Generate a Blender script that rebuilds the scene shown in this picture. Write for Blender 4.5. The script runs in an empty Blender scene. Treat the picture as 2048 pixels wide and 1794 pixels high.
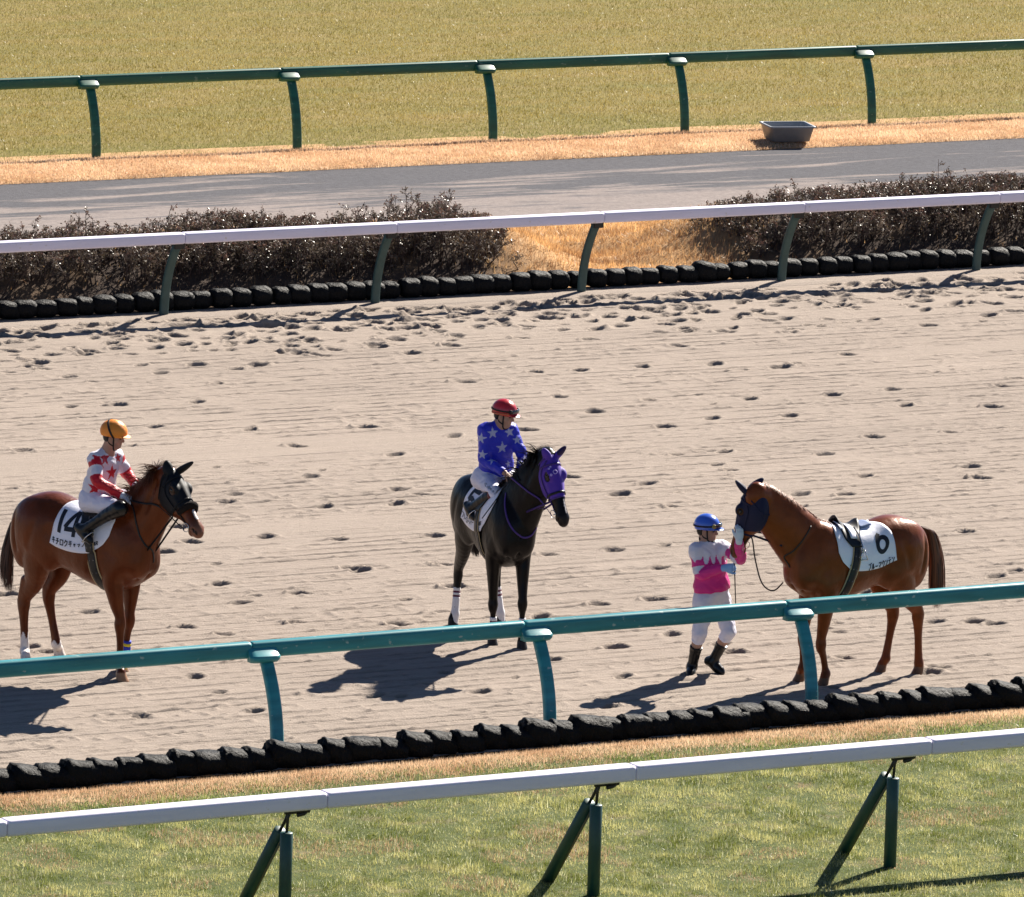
import bpy, bmesh, math, random
import numpy as np
from mathutils import Vector, Matrix
from mathutils.bvhtree import BVHTree

# ---------------------------------------------------------------- camera
F = 15930.; TH = math.radians(10); PSI = math.radians(60.924); ROLL = .03114
fwd = np.array([math.cos(PSI)*math.cos(TH), math.sin(PSI)*math.cos(TH), -math.sin(TH)])
_r0 = np.array([math.sin(PSI), -math.cos(PSI), 0.]); _u0 = np.cross(_r0, fwd)
RV = math.cos(ROLL)*_r0+math.sin(ROLL)*_u0; UV = -math.sin(ROLL)*_r0+math.cos(ROLL)*_u0
CAM = np.array([-37.0306, -66.4551, 15.655])
RH = _r0; TW = -np.array([math.cos(PSI), math.sin(PSI), 0.]); ZZ = np.array([0, 0, 1.])   # right, towards the stand, up
scene = bpy.context.scene
cd = bpy.data.cameras.new('camera'); cam = bpy.data.objects.new('camera', cd); scene.collection.objects.link(cam)
cd.sensor_width = 36; cd.sensor_fit = 'HORIZONTAL'; cd.lens = 36*F/2048; cd.clip_start = 1; cd.clip_end = 2000
cam.matrix_world = Matrix(((RV[0], UV[0], -fwd[0], CAM[0]), (RV[1], UV[1], -fwd[1], CAM[1]), (RV[2], UV[2], -fwd[2], CAM[2]), (0, 0, 0, 1)))
scene.camera = cam
# ---------------------------------------------------------------- light
SUN_AZ = math.radians(29.); SUN_EL = math.radians(36.5)
w = bpy.data.worlds.new("World"); scene.world = w; w.use_nodes = True
nt = w.node_tree; sky = nt.nodes.new('ShaderNodeTexSky'); sky.sky_type = 'NISHITA'; sky.sun_disc = False
sky.sun_elevation = SUN_EL; sky.sun_rotation = math.pi/2-SUN_AZ; sky.air_density = .5; sky.dust_density = .1; sky.ozone_density = 3.0
nt.links.new(sky.outputs[0], nt.nodes['Background'].inputs[0]); nt.nodes['Background'].inputs[1].default_value = 0.052
sl = bpy.data.lights.new('sun', 'SUN'); so = bpy.data.objects.new('sun', sl); scene.collection.objects.link(so)
sl.energy = 5.0; sl.angle = math.radians(.5); sl.color = (1, .93, .83)
sdir = Vector((math.cos(SUN_AZ)*math.cos(SUN_EL), math.sin(SUN_AZ)*math.cos(SUN_EL), math.sin(SUN_EL)))
so.rotation_euler = sdir.to_track_quat('Z', 'Y').to_euler(); so.location = sdir*60
scene.view_settings.view_transform = 'Standard'; scene.view_settings.look = 'None'
scene.view_settings.exposure = 1.28; scene.view_settings.gamma = 1
scene.cycles.max_bounces = 6

# ---------------------------------------------------------------- helpers
def ray(x, y): return fwd*F+RV*(x-1024)-UV*(y-897)
def G(x, y, z=0.):
    d = ray(x, y); return CAM+d*((z-CAM[2])/d[2])
COL = scene.collection
def link(o): COL.objects.link(o); return o
def tag(o, label=None, cat=None, group=None, kind=None):
    if label: o['label'] = label
    if cat: o['category'] = cat
    if group: o['group'] = group
    if kind: o['kind'] = kind
    return o
def empty(name, loc=(0, 0, 0), rz=0.):
    o = bpy.data.objects.new(name, None); link(o); o.location = loc; o.rotation_euler = (0, 0, rz); o.empty_display_size = .1; return o
def mesh_np(name, V, faces, mats=None, parent=None, smooth=True, midx=None, cols=None, loc=None):
    """V (n,3); faces: (m,k) array or list of arrays/lists"""
    me = bpy.data.meshes.new(name); V = np.asarray(V, dtype=np.float32)
    if isinstance(faces, np.ndarray): flist = [faces]
    else: flist = faces
    if flist and not isinstance(flist[0], np.ndarray):
        lens = np.array([len(f) for f in flist], dtype=np.int32); li = np.array([i for f in flist for i in f], dtype=np.int32)
    else:
        flist = [f for f in flist if len(f)]
        lens = np.concatenate([np.full(len(f), f.shape[1], dtype=np.int32) for f in flist]) if flist else np.zeros(0, np.int32)
        li = np.concatenate([f.reshape(-1) for f in flist]).astype(np.int32) if flist else np.zeros(0, np.int32)
    me.vertices.add(len(V)); me.vertices.foreach_set('co', V.reshape(-1))
    me.loops.add(len(li)); me.loops.foreach_set('vertex_index', li)
    st = np.concatenate([[0], np.cumsum(lens)[:-1]]).astype(np.int32) if len(lens) else np.zeros(0, np.int32)
    me.polygons.add(len(lens)); me.polygons.foreach_set('loop_start', st); me.polygons.foreach_set('loop_total', lens)
    me.polygons.foreach_set('use_smooth', np.full(len(lens), smooth))
    if midx is not None: me.polygons.foreach_set('material_index', np.asarray(midx, dtype=np.int32))
    me.update(calc_edges=True)
    if cols is not None:
        a = me.color_attributes.new('col', 'FLOAT_COLOR', 'POINT'); c = np.ones((len(V), 4), np.float32); c[:, :3] = cols; a.data.foreach_set('color', c.reshape(-1))
    for m in (mats if isinstance(mats, (list, tuple)) else [mats]):
        if m: me.materials.append(m)
    o = bpy.data.objects.new(name, me); link(o)
    if parent: o.parent = parent
    if loc is not None: o.location = loc
    return o
class MB:
    """collects shapes into one mesh"""
    def __init__(s): s.V = []; s.Fc = []; s.M = []; s.n = 0; s.cur = 0
    def add(s, V, Fc):
        V = np.asarray(V, float); s.V.append(V); s.Fc += [[i+s.n for i in f] for f in Fc]; s.M += [s.cur]*len(Fc); s.n += len(V)
    def loft(s, rings, close=True, cap=True):
        k = len(rings[0]); V = np.concatenate([np.asarray(r, float) for r in rings]); Fc = []
        for i in range(len(rings)-1):
            for j in range(k if close else k-1):
                a = i*k+j; b = i*k+(j+1) % k; Fc.append([a, b, b+k, a+k])
        if cap and close: Fc.append(list(range(k))[::-1]); Fc.append([(len(rings)-1)*k+j for j in range(k)])
        s.add(V, Fc)
    def tube(s, pts, rad, n=8, up=None, flat=1., cap=True):
        pts = [np.asarray(p, float) for p in pts]; m = len(pts)
        rad = rad if hasattr(rad, '__len__') else [rad]*m; rings = []; prev = None
        for i in range(m):
            t = pts[min(i+1, m-1)]-pts[max(i-1, 0)]; t = t/(np.linalg.norm(t)+1e-12)
            if prev is None:
                a = np.array(up, float) if up is not None else (np.array([0, 0, 1.]) if abs(t[2]) < .9 else np.array([1., 0, 0]))
            else: a = prev
            a = a-t*(a@t); a /= np.linalg.norm(a)+1e-12; prev = a; b = np.cross(t, a)
            rings.append([pts[i]+rad[i]*(a*math.cos(q)+b*flat*math.sin(q)) for q in np.arange(n)*2*math.pi/n])
        s.loft(rings, cap=cap)
    def box(s, c, d, rot=None):
        c = np.array(c, float); d = np.array(d, float)/2
        V = np.array([[x, y, z] for x in (-1, 1) for y in (-1, 1) for z in (-1, 1)])*d
        if rot is not None: V = V@np.array(rot).T
        s.add(V+c, [[0, 1, 3, 2], [4, 6, 7, 5], [0, 4, 5, 1], [2, 3, 7, 6], [0, 2, 6, 4], [1, 5, 7, 3]])
    def build(s, name, mats, parent=None, smooth=True):
        return mesh_np(name, np.concatenate(s.V), s.Fc, mats, parent, smooth, s.M)
def smoothline(pts, n=8):
    """Catmull-Rom through points"""
    P = [np.asarray(p, float) for p in pts]; P = [2*P[0]-P[1]]+P+[2*P[-1]-P[-2]]; out = []
    for i in range(1, len(P)-2):
        for t in np.arange(n)/n:
            out.append(.5*((2*P[i])+(-P[i-1]+P[i+1])*t+(2*P[i-1]-5*P[i]+4*P[i+1]-P[i+2])*t*t+(-P[i-1]+3*P[i]-3*P[i+1]+P[i+2])*t**3))
    out.append(P[-2]); return out
def vnoise(x, y, seed=0):
    x = np.asarray(x, float); y = np.asarray(y, float)
    xi = np.floor(x).astype(np.int64); yi = np.floor(y).astype(np.int64); fx = x-xi; fy = y-yi
    fx = fx*fx*(3-2*fx); fy = fy*fy*(3-2*fy)
    def h(a, b):
        n = (a*374761393+b*668265263+seed*2147483647) & 0x7fffffff; n = ((n ^ (n >> 13))*1274126177) & 0x7fffffff
        return ((n ^ (n >> 16)) & 0xffff)/65535.
    return (h(xi, yi)*(1-fx)+h(xi+1, yi)*fx)*(1-fy)+(h(xi, yi+1)*(1-fx)+h(xi+1, yi+1)*fx)*fy
def fbm(x, y, seed=0, o=4):
    s = 0; a = .5
    for i in range(o): s = s+a*(vnoise(x*2**i+i*17.3, y*2**i+i*9.1, seed+i)*2-1); a *= .5
    return s
def sstep(a, b, x): t = np.clip((x-a)/(b-a), 0, 1); return t*t*(3-2*t)

# ---------------------------------------------------------------- materials
def mat(name, col=(.5, .5, .5), rough=.6, spec=.5, metal=0., noise=None, bump=None, attr=False, sheen=0., sub=0., trans=0., coat=0., coords='Object', aniso=None):
    """noise=(scale, amount[, stretch]) tone variation, bump=(scale, strength, distance[, stretch])"""
    m = bpy.data.materials.new(name); m.use_nodes = True; t = m.node_tree; b = t.nodes['Principled BSDF']
    b.inputs['Base Color'].default_value = (*col, 1); b.inputs['Roughness'].default_value = rough; b.inputs['Metallic'].default_value = metal
    b.inputs['Specular IOR Level'].default_value = spec
    if sheen: b.inputs['Sheen Weight'].default_value = sheen; b.inputs['Sheen Roughness'].default_value = .4
    if coat: b.inputs['Coat Weight'].default_value = coat; b.inputs['Coat Roughness'].default_value = .12
    if sub: b.inputs['Subsurface Weight'].default_value = sub; b.inputs['Subsurface Radius'].default_value = (.02, .008, .004); b.inputs['Subsurface Scale'].default_value = .5
    N = t.nodes.new; L = t.links.new; csock = None
    tc = N('ShaderNodeTexCoord').outputs[coords]
    def vec(st):
        if st is None: return tc
        mp = N('ShaderNodeMapping'); mp.inputs['Scale'].default_value = st; L(tc, mp.inputs['Vector']); return mp.outputs[0]
    if attr:
        a = N('ShaderNodeAttribute'); a.attribute_name = 'col'; csock = a.outputs['Color']
    if noise:
        nz = N('ShaderNodeTexNoise'); nz.inputs['Scale'].default_value = noise[0]; nz.inputs['Detail'].default_value = 6; nz.inputs['Roughness'].default_value = .65
        L(vec(noise[2] if len(noise) > 2 else None), nz.inputs['Vector'])
        mr = N('ShaderNodeMapRange'); mr.inputs['From Min'].default_value = .25; mr.inputs['From Max'].default_value = .75
        mr.inputs['To Min'].default_value = 1-noise[1]; mr.inputs['To Max'].default_value = 1+noise[1]; L(nz.outputs['Fac'], mr.inputs['Value'])
        mx = N('ShaderNodeVectorMath'); mx.operation = 'SCALE'; L(mr.outputs[0], mx.inputs['Scale'])
        if csock: L(csock, mx.inputs[0])
        else: mx.inputs[0].default_value = col
        csock = mx.outputs[0]
    if csock: L(csock, b.inputs['Base Color'])
    if bump:
        nz = N('ShaderNodeTexNoise'); nz.inputs['Scale'].default_value = bump[0]; nz.inputs['Detail'].default_value = 5; nz.inputs['Roughness'].default_value = .6
        L(vec(bump[3] if len(bump) > 3 else None), nz.inputs['Vector'])
        bp = N('ShaderNodeBump'); bp.inputs['Strength'].default_value = bump[1]; bp.inputs['Distance'].default_value = bump[2]
        L(nz.outputs['Fac'], bp.inputs['Height']); L(bp.outputs[0], b.inputs['Normal'])
    if trans:
        tr = N('ShaderNodeBsdfTranslucent'); ms = N('ShaderNodeMixShader'); ms.inputs[0].default_value = trans
        if csock: L(csock, tr.inputs['Color'])
        else: tr.inputs['Color'].default_value = (*col, 1)
        L(b.outputs[0], ms.inputs[1]); L(tr.outputs[0], ms.inputs[2]); L(ms.outputs[0], t.nodes['Material Output'].inputs['Surface'])
    return m
def ramp_mat(name, scale, stops, stretch=None, rough=.9, spec=.2, bump=None, second=None, detail=8):
    """noise-driven colour ramp surface; second=(scale, stops_gray) multiplies"""
    m = mat(name, (.3, .3, .3), rough, spec, bump=bump); t = m.node_tree; N = t.nodes.new; L = t.links.new; b = t.nodes['Principled BSDF']
    tc = N('ShaderNodeTexCoord').outputs['Object']; mp = N('ShaderNodeMapping'); mp.inputs['Scale'].default_value = stretch or (1, 1, 1); L(tc, mp.inputs[0])
    nz = N('ShaderNodeTexNoise'); nz.inputs['Scale'].default_value = scale; nz.inputs['Detail'].default_value = detail; nz.inputs['Roughness'].default_value = .6; L(mp.outputs[0], nz.inputs['Vector'])
    cr = N('ShaderNodeValToRGB'); e = cr.color_ramp.elements
    while len(e) < len(stops): e.new(.5)
    for i, (p, c) in enumerate(stops): e[i].position = p; e[i].color = (*c, 1)
    L(nz.outputs['Fac'], cr.inputs[0]); out = cr.outputs[0]
    if second:
        n2 = N('ShaderNodeTexNoise'); n2.inputs['Scale'].default_value = second[0]; n2.inputs['Detail'].default_value = 4; L(tc, n2.inputs['Vector'])
        mr = N('ShaderNodeMapRange'); mr.inputs['From Min'].default_value = .3; mr.inputs['From Max'].default_value = .7; mr.inputs['To Min'].default_value = second[1]; mr.inputs['To Max'].default_value = second[2]
        L(n2.outputs['Fac'], mr.inputs['Value']); mx = N('ShaderNodeVectorMath'); mx.operation = 'SCALE'; L(out, mx.inputs[0]); L(mr.outputs[0], mx.inputs['Scale']); out = mx.outputs[0]
    L(out, b.inputs['Base Color']); return m
SANDC = (.312, .260, .220)
def sand_mat(name='raked_sand', attr=True):
    m = mat(name, SANDC, .92, .12); t = m.node_tree; N = t.nodes.new; L = t.links.new; b = t.nodes['Principled BSDF']; tc = N('ShaderNodeTexCoord').outputs['Object']
    def nz(st, sc, det=6, ro=.6):
        mp = N('ShaderNodeMapping'); mp.inputs['Scale'].default_value = st; L(tc, mp.inputs[0]); n = N('ShaderNodeTexNoise'); n.inputs['Scale'].default_value = sc; n.inputs['Detail'].default_value = det; n.inputs['Roughness'].default_value = ro; L(mp.outputs[0], n.inputs['Vector']); return n.outputs['Fac']
    def rng_(s_, a, b_, c, d):
        r = N('ShaderNodeMapRange'); r.inputs['From Min'].default_value = a; r.inputs['From Max'].default_value = b_; r.inputs['To Min'].default_value = c; r.inputs['To Max'].default_value = d; L(s_, r.inputs['Value']); return r.outputs[0]
    def mul(x, y): q = N('ShaderNodeMath'); q.operation = 'MULTIPLY'; L(x, q.inputs[0]); L(y, q.inputs[1]); return q.outputs[0]
    lines = nz((.07, 9, 1), 1.6, 8, .6); big = nz((.12, .6, 1), 1., 4); grain = nz((1, 1, 1), 170, 3, .7); mid = nz((1, 2.2, 1), 9, 5, .6)
    k = mul(mul(mul(rng_(lines, .3, .7, .92, 1.06), rng_(big, .3, .7, .93, 1.07)), rng_(grain, .3, .7, .80, 1.2)), rng_(mid, .3, .7, .93, 1.07))
    v = N('ShaderNodeVectorMath'); v.operation = 'SCALE'; v.inputs[0].default_value = SANDC; L(k, v.inputs['Scale'])
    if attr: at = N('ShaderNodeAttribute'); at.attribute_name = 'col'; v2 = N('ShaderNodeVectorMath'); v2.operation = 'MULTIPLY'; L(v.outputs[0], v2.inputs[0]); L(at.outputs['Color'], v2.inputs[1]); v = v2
    L(v.outputs[0], b.inputs['Base Color'])
    b1 = N('ShaderNodeBump'); b1.inputs['Strength'].default_value = .8; b1.inputs['Distance'].default_value = .022; L(nz((.10, 13, 1), 2.2, 6, .55), b1.inputs['Height'])
    b2 = N('ShaderNodeBump'); b2.inputs['Strength'].default_value = 1.; b2.inputs['Distance'].default_value = .011; L(nz((1, 1, 1), 42, 6, .65), b2.inputs['Height']); L(b1.outputs[0], b2.inputs['Normal']); L(b2.outputs[0], b.inputs['Normal']); return m
M_sand = sand_mat(); M_sand0 = sand_mat('plain_sand', False)
M_turf = ramp_mat('turf_soil', 2.5, [(.3, (.06, .085, .02)), (.55, (.09, .11, .03)), (.72, (.20, .16, .09))], bump=(60, .8, .02), second=(25, .75, 1.2))
M_turfb = ramp_mat('far_turf_soil', .9, [(.3, (.15, .135, .028)), (.5, (.19, .15, .036)), (.7, (.23, .165, .05))], stretch=(.4, 1.5, 1), bump=(30, .7, .03), second=(20, .8, 1.2))
M_straw = ramp_mat('straw', 3, [(.3, (.38, .21, .095)), (.6, (.55, .34, .16)), (.75, (.6, .4, .2))], bump=(70, .8, .02), second=(40, .75, 1.2))
M_blade = mat('grass_blade', rough=.42, spec=.28, attr=True, trans=.45)
def worn(name, col, chip, rough, lo=.72, hi=1.3, bp=.15):
    m = mat(name, col, rough, .45, bump=(60, bp, .003)); t = m.node_tree; N = t.nodes.new; L = t.links.new; b = t.nodes['Principled BSDF']; tc = N('ShaderNodeTexCoord').outputs['Object']
    def nz(st, sc, det=5):
        mp = N('ShaderNodeMapping'); mp.inputs['Scale'].default_value = st; L(tc, mp.inputs[0]); n = N('ShaderNodeTexNoise'); n.inputs['Scale'].default_value = sc; n.inputs['Detail'].default_value = det; L(mp.outputs[0], n.inputs['Vector']); return n.outputs['Fac']
    r1 = N('ShaderNodeMapRange'); r1.inputs['From Min'].default_value = .3; r1.inputs['From Max'].default_value = .7; r1.inputs['To Min'].default_value = lo; r1.inputs['To Max'].default_value = hi; L(nz((.5, 3, 5), 2.4), r1.inputs['Value'])
    v = N('ShaderNodeVectorMath'); v.operation = 'SCALE'; v.inputs[0].default_value = col; L(r1.outputs[0], v.inputs['Scale'])
    r2 = N('ShaderNodeMapRange'); r2.inputs['From Min'].default_value = .655; r2.inputs['From Max'].default_value = .70; L(nz((1.2, 2, 2), 9, 8), r2.inputs['Value'])
    mx = N('ShaderNodeMix'); mx.data_type = 'RGBA'; L(r2.outputs[0], mx.inputs[0]); L(v.outputs[0], mx.inputs[6]); mx.inputs[7].default_value = (*chip, 1); L(mx.outputs[2], b.inputs['Base Color']); return m
M_rteal = worn('teal_paint', (.028, .225, .25), (.30, .42, .40), .4)
M_rgreen = worn('green_paint', (.012, .10, .062), (.10, .2, .15), .42)
M_rwhite = worn('white_rail_plastic', (.74, .70, .82), (.66, .61, .62), .45, .94, 1.05, .03)
M_seam = mat('seam_grey', (.45, .43, .42), .7)
M_dgreen = mat('dark_green_pipe', (.012, .055, .045), .45, .5, noise=(12, .2), bump=(90, .1, .003))
M_iron = mat('dark_iron', (.03, .028, .022), .5, .5, metal=.4)
M_bag = mat('black_bag', (.004, .004, .0045), .55, .12, noise=(18, .4), bump=(30, .9, .022, (1, 1.0, .8)))
M_tub = mat('grey_tub', (.26, .27, .28), .45, .5, noise=(6, .15), bump=(60, .1, .003))
M_leafh = mat('hedge_leaf', rough=.38, spec=.3, attr=True, trans=.12)
M_twig = mat('hedge_twig', (.07, .04, .03), .7)
M_sandlip = mat('sand_lip', (.42, .34, .28), .8, noise=(40, .1))

# ---------------------------------------------------------------- ground
def sheet(name, x0, x1, y0, y1, z, m, kind='structure', nx=2, ny=2):
    X, Y = np.meshgrid(np.linspace(x0, x1, nx), np.linspace(y0, y1, ny)); V = np.stack([X, Y, np.full_like(X, z)], -1).reshape(-1, 3)
    i = np.arange(nx*ny).reshape(ny, nx); Fc = np.stack([i[:-1, :-1], i[:-1, 1:], i[1:, 1:], i[1:, :-1]], -1).reshape(-1, 4)
    o = mesh_np(name, V, Fc, m); tag(o, kind=kind); return o
sheet('ground', -900, 900, -900, 900, -.30, M_turfb)
def grid(xs_fn, ys, nx):
    """rows at ys, each spanning xs_fn(y)=(x0,x1)"""
    u = np.linspace(0, 1, nx); Y = np.repeat(np.asarray(ys)[:, None], nx, 1); a, b = xs_fn(Y); X = a+(b-a)*u[None, :]
    i = np.arange(Y.size).reshape(Y.shape); Fc = np.stack([i[:-1, :-1], i[:-1, 1:], i[1:, 1:], i[1:, :-1]], -1).reshape(-1, 4)
    return X, Y, Fc
rng = np.random.default_rng(5)
# hoof prints (photo positions of the clear ones, unprojected on the sand), then scattered ones
PR = [(45,897),(240,806),(137,750),(596,888),(908,869),(1056,856),(1424,833),(1663,786),(1785,775),(1985,810),(2005,768),(590,697),(392,727),(320,742),
 (640,707),(905,688),(825,703),(1178,675),(1450,660),(1285,730),(1160,737),(1070,741),(1190,820),(735,850),(500,855),(395,800),(790,905),(1430,725),
 (1695,705),(1560,730),(1355,640),(1580,828),(1810,808),(1940,930),(1965,952),(1730,948),(1690,985),(1290,965),(1240,985),(1140,950),(1040,1010),(800,975),
 (790,1005),(840,985),(680,1075),(530,1070),(870,1068),(355,1050),(385,1080),(700,1132),(720,1137),(480,1202),(175,1220),(600,1183),(905,1170),(890,1125),
 (1100,1105),(1045,1090),(1230,1097),(1320,1132),(1310,1195),(1200,1205),(1270,1230),(1080,1230),(800,1245),(590,1240),(370,1250),(450,1265),(390,1350),
 (560,1290),(285,1428),(750,1388),(960,1380),(510,1418),(1245,1350),(1345,1265),(1100,1315),(1690,1312),(1440,1285),(1990,1150),(2030,1138),(1930,1060),(1700,1062),
 (1950,1240),(1990,1245),(1870,1240),(1730,1180),(1600,985),(1500,1002),(1350,1010),(60,1100),(15,1185),(150,1120),(95,1300),(60,1290),(330,1100),(440,1165),
 (400,1300),(930,760),(1120,790),(1500,795),(1750,870),(1900,860),(1650,905),(1450,900),(1330,850),(620,950),(470,985),(310,850),(650,1010),(1880,1330),(1860,1342),(1470,1300),(1235,1290)]
prints = [(*G(x, y+4)[:2], rng.uniform(.7, .95), rng.uniform(-.4, .4)) for x, y in PR]
for i in range(900):       # churned band beside the inner rail
    yy = 20.45-abs(rng.normal(0, 1.35)); prints.append((rng.uniform(1, 24), yy, rng.uniform(.45, .95), rng.uniform(-.7, .7)))
for i in range(150):
    yy = rng.uniform(-2, 19); prints.append((rng.uniform(-9, 22), yy, rng.uniform(.3, .7), rng.uniform(-.6, .6)))
def sand_height(X, Y, near=True):
    h = .004*fbm(X*.3, Y*1.2, 3, 2)
    smoothband = sstep(.10, .30, vnoise(X*.05, Y*.9, 77))*(1-.8*sstep(17.3, 19, Y))
    wob = Y+.10*fbm(X*0+3, Y*.9, 19, 2)+.05*fbm(X*.09, Y*.2, 9, 2); k1 = wob/.225; f1 = k1-np.floor(k1)-.5; br1 = sstep(.15, .7, vnoise(X*2.5, np.floor(k1)*7.7, 31))*(.45+.9*vnoise(X*.35, np.floor(k1)*3.3, 32)); v1 = np.exp(-(f1*.225/.022)**2)*br1
    k2 = wob/.091; f2 = k2-np.floor(k2)-.5; v2 = np.exp(-(f2*.091/.02)**2)*vnoise(X*2.5, np.floor(k2)*5.1, 33)*vnoise(X*.2, wob*.8, 34)
    h = h-smoothband*(.019*v1+.008*v2)+smoothband*.012*np.exp(-((np.abs(f1)*.225-.045)/.02)**2)*br1*vnoise(X*14, wob*14, 35)
    h = h+smoothband*.020*(vnoise(X*11, Y*14, 5)**4)*(vnoise(X*.5, Y*3, 6)+.3)      # little clods in the tine marks
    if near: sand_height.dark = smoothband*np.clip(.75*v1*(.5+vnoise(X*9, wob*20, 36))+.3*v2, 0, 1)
    h = h+.0022*fbm(X*7, Y*7, 12, 3)
    ch = sstep(16.8, 19.5, Y)*(1-sstep(20.35, 20.7, Y)); h = h+ch*(.03*fbm(X*1.6, Y*2.2, 21, 3)+.01)
    ch2 = np.exp(-((Y-20.3)/.35)**2); h = h+ch2*.035*(fbm(X*1.1, Y*1.5, 41, 3)+.15)
    return h
ys = np.linspace(-3.05, 20.95, 1150)
X, Y, Fc = grid(lambda y: (-8.2+.44*(y+3), 5.6+.66*(y+3)), ys, 760)
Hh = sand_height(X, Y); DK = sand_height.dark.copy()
du = (ys[1]-ys[0])
for (px, py, s, a) in prints:
    r = .108*s; j0 = int((py-3.2*r-ys[0])/du); j1 = int((py+3.2*r-ys[0])/du)+2; j0 = max(j0, 0); j1 = min(j1, len(ys))
    if j1 <= j0: continue
    xs = X[(j0+j1)//2]; i0 = np.searchsorted(xs, px-4*r); i1 = np.searchsorted(xs, px+4*r)
    if i1 <= i0: continue
    x = X[j0:j1, i0:i1]-px; y = Y[j0:j1, i0:i1]-py; c, sn = math.cos(a), math.sin(a); xx = (x*c+y*sn)/1.45; yy = (-x*sn+y*c)/.85
    n = .42*fbm(X[j0:j1, i0:i1]*7, Y[j0:j1, i0:i1]*6, 8, 2); q = np.sqrt(xx*xx+yy*yy)/r*(1+n)
    hole = -(1-sstep(.55, 1.02, q))*.050*s*(1+.5*fbm(X[j0:j1, i0:i1]*14, Y[j0:j1, i0:i1]*14, 18, 2)); rim = .020*s*np.exp(-((q-1.22)/.22)**2)*np.clip(.4+1.2*np.sin(np.arctan2(yy, xx)+a*3)+1.6*fbm(X[j0:j1, i0:i1]*9, Y[j0:j1, i0:i1]*9, 28, 2), 0, 2)
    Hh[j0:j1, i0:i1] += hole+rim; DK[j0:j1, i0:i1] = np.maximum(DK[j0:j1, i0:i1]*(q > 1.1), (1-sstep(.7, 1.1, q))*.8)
tag(mesh_np('sand_track', np.stack([X, Y, Hh], -1).reshape(-1, 3), Fc, M_sand, cols=np.repeat((1-.42*DK).reshape(-1, 1), 3, 1)*np.array([1, .99, .975])), kind='structure')  # vertex colour carries painted shade in groove valleys and print hollows
sheet('outer_sand', -60, 90, -3.04, 20.94, -.085, M_sand0)

# kerb lip of packed sand under the inner rail
X, Y, Fc = grid(lambda y: (-8.+0*y, 30.+0*y), np.linspace(20.5, 21.2, 12), 480)
Zt = .035*(sstep(20.5, 20.62, Y))+.004*fbm(X*4, Y*6, 3)-.02
tag(mesh_np('sand_verge', np.stack([X, Y, Zt], -1).reshape(-1, 3), Fc, M_sand0), kind='structure')

# front turf, dead strip
def turf(name, x0, x1, y0, y1, nx, ny, zf, m):
    X, Y, Fc = grid(lambda y: (x0+0*y, x1+0*y), np.linspace(y0, y1, ny), nx); Zv = zf(X, Y)
    return tag(mesh_np(name, np.stack([X, Y, Zv], -1).reshape(-1, 3), Fc, m), kind='structure')
def z_front(X, Y): return .02*fbm(X*.8, Y*.8, 2, 3)-.03*sstep(-3.5, -3.0, Y)+.03*sstep(-3.9, -3.6, Y)*sstep(-3.1, -3.3, Y)*(.5+fbm(X*.6, Y*1., 14, 2))
turf('turf', -14, 12, -16, -3.02, 200, 120, z_front, M_turf)
def z_mound(X, Y):
    m = sstep(21.2, 22.6, Y)*(1-sstep(23.4, 25.6, Y)); gap = np.exp(-((X-13.75-.25*(Y-22))/1.35)**2)
    return m*(.60*(1-.90*gap)+.20*fbm(X*.7, Y*.7, 4, 3)+.10*fbm(X*2.2+Y, Y*2.0, 44, 2))+.02*fbm(X*3, Y*3, 5, 2)
X, Y, Fc = grid(lambda y: (-9+0*y, 36+0*y), np.linspace(21.19, 26.5, 80), 400); hf = 1-np.exp(-((X-13.75-.2*(Y-22.5))/1.75)**4); hf = hf*(1-sstep(23.3, 24.2, Y)); hf = np.clip(hf+.35*fbm(X*2, Y*2, 9, 3), 0, 1)[..., None]
M_bank = mat('bank_soil', rough=.9, spec=.15, attr=True, noise=(14, .35), bump=(60, .8, .02))
tag(mesh_np('dry_mound', np.stack([X, Y, z_mound(X, Y)], -1).reshape(-1, 3), Fc, M_bank, cols=(np.array([.50, .30, .14])*(1-hf)+np.array([.055, .036, .026])*hf).reshape(-1, 3)), kind='structure')
sheet('grass_verge', -80, 110, 20.93, 33.6, -.16, M_straw)
# service road with drifted sand
m = mat('asphalt', (.1, .1, .1), .95, .08, bump=(80, .8, .010)); t = m.node_tree; N = t.nodes.new; L = t.links.new; b = t.nodes['Principled BSDF']
tc = N('ShaderNodeTexCoord').outputs['Object']; mp = N('ShaderNodeMapping'); mp.inputs['Scale'].default_value = (.16, 1.1, 1); L(tc, mp.inputs[0])
nz = N('ShaderNodeTexNoise'); nz.inputs['Scale'].default_value = 1.25; nz.inputs['Detail'].default_value = 9; nz.inputs['Roughness'].default_value = .62; nz.inputs['Distortion'].default_value = .6; L(mp.outputs[0], nz.inputs['Vector'])
sx = N('ShaderNodeSeparateXYZ'); L(tc, sx.inputs[0])
mr = N('ShaderNodeMapRange'); mr.inputs['From Min'].default_value = 31.4; mr.inputs['From Max'].default_value = 27; mr.inputs['To Min'].default_value = -.13; mr.inputs['To Max'].default_value = .14; L(sx.outputs[1], mr.inputs['Value'])
mr2 = N('ShaderNodeMapRange'); mr2.inputs['From Min'].default_value = 10; mr2.inputs['From Max'].default_value = 26; mr2.inputs['To Min'].default_value = .07; mr2.inputs['To Max'].default_value = -.05; L(sx.outputs[0], mr2.inputs['Value'])
ad0 = N('ShaderNodeMath'); ad0.operation = 'ADD'; L(mr.outputs[0], ad0.inputs[0]); L(mr2.outputs[0], ad0.inputs[1])
ad = N('ShaderNodeMath'); ad.operation = 'ADD'; L(nz.outputs['Fac'], ad.inputs[0]); L(ad0.outputs[0], ad.inputs[1])
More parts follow.
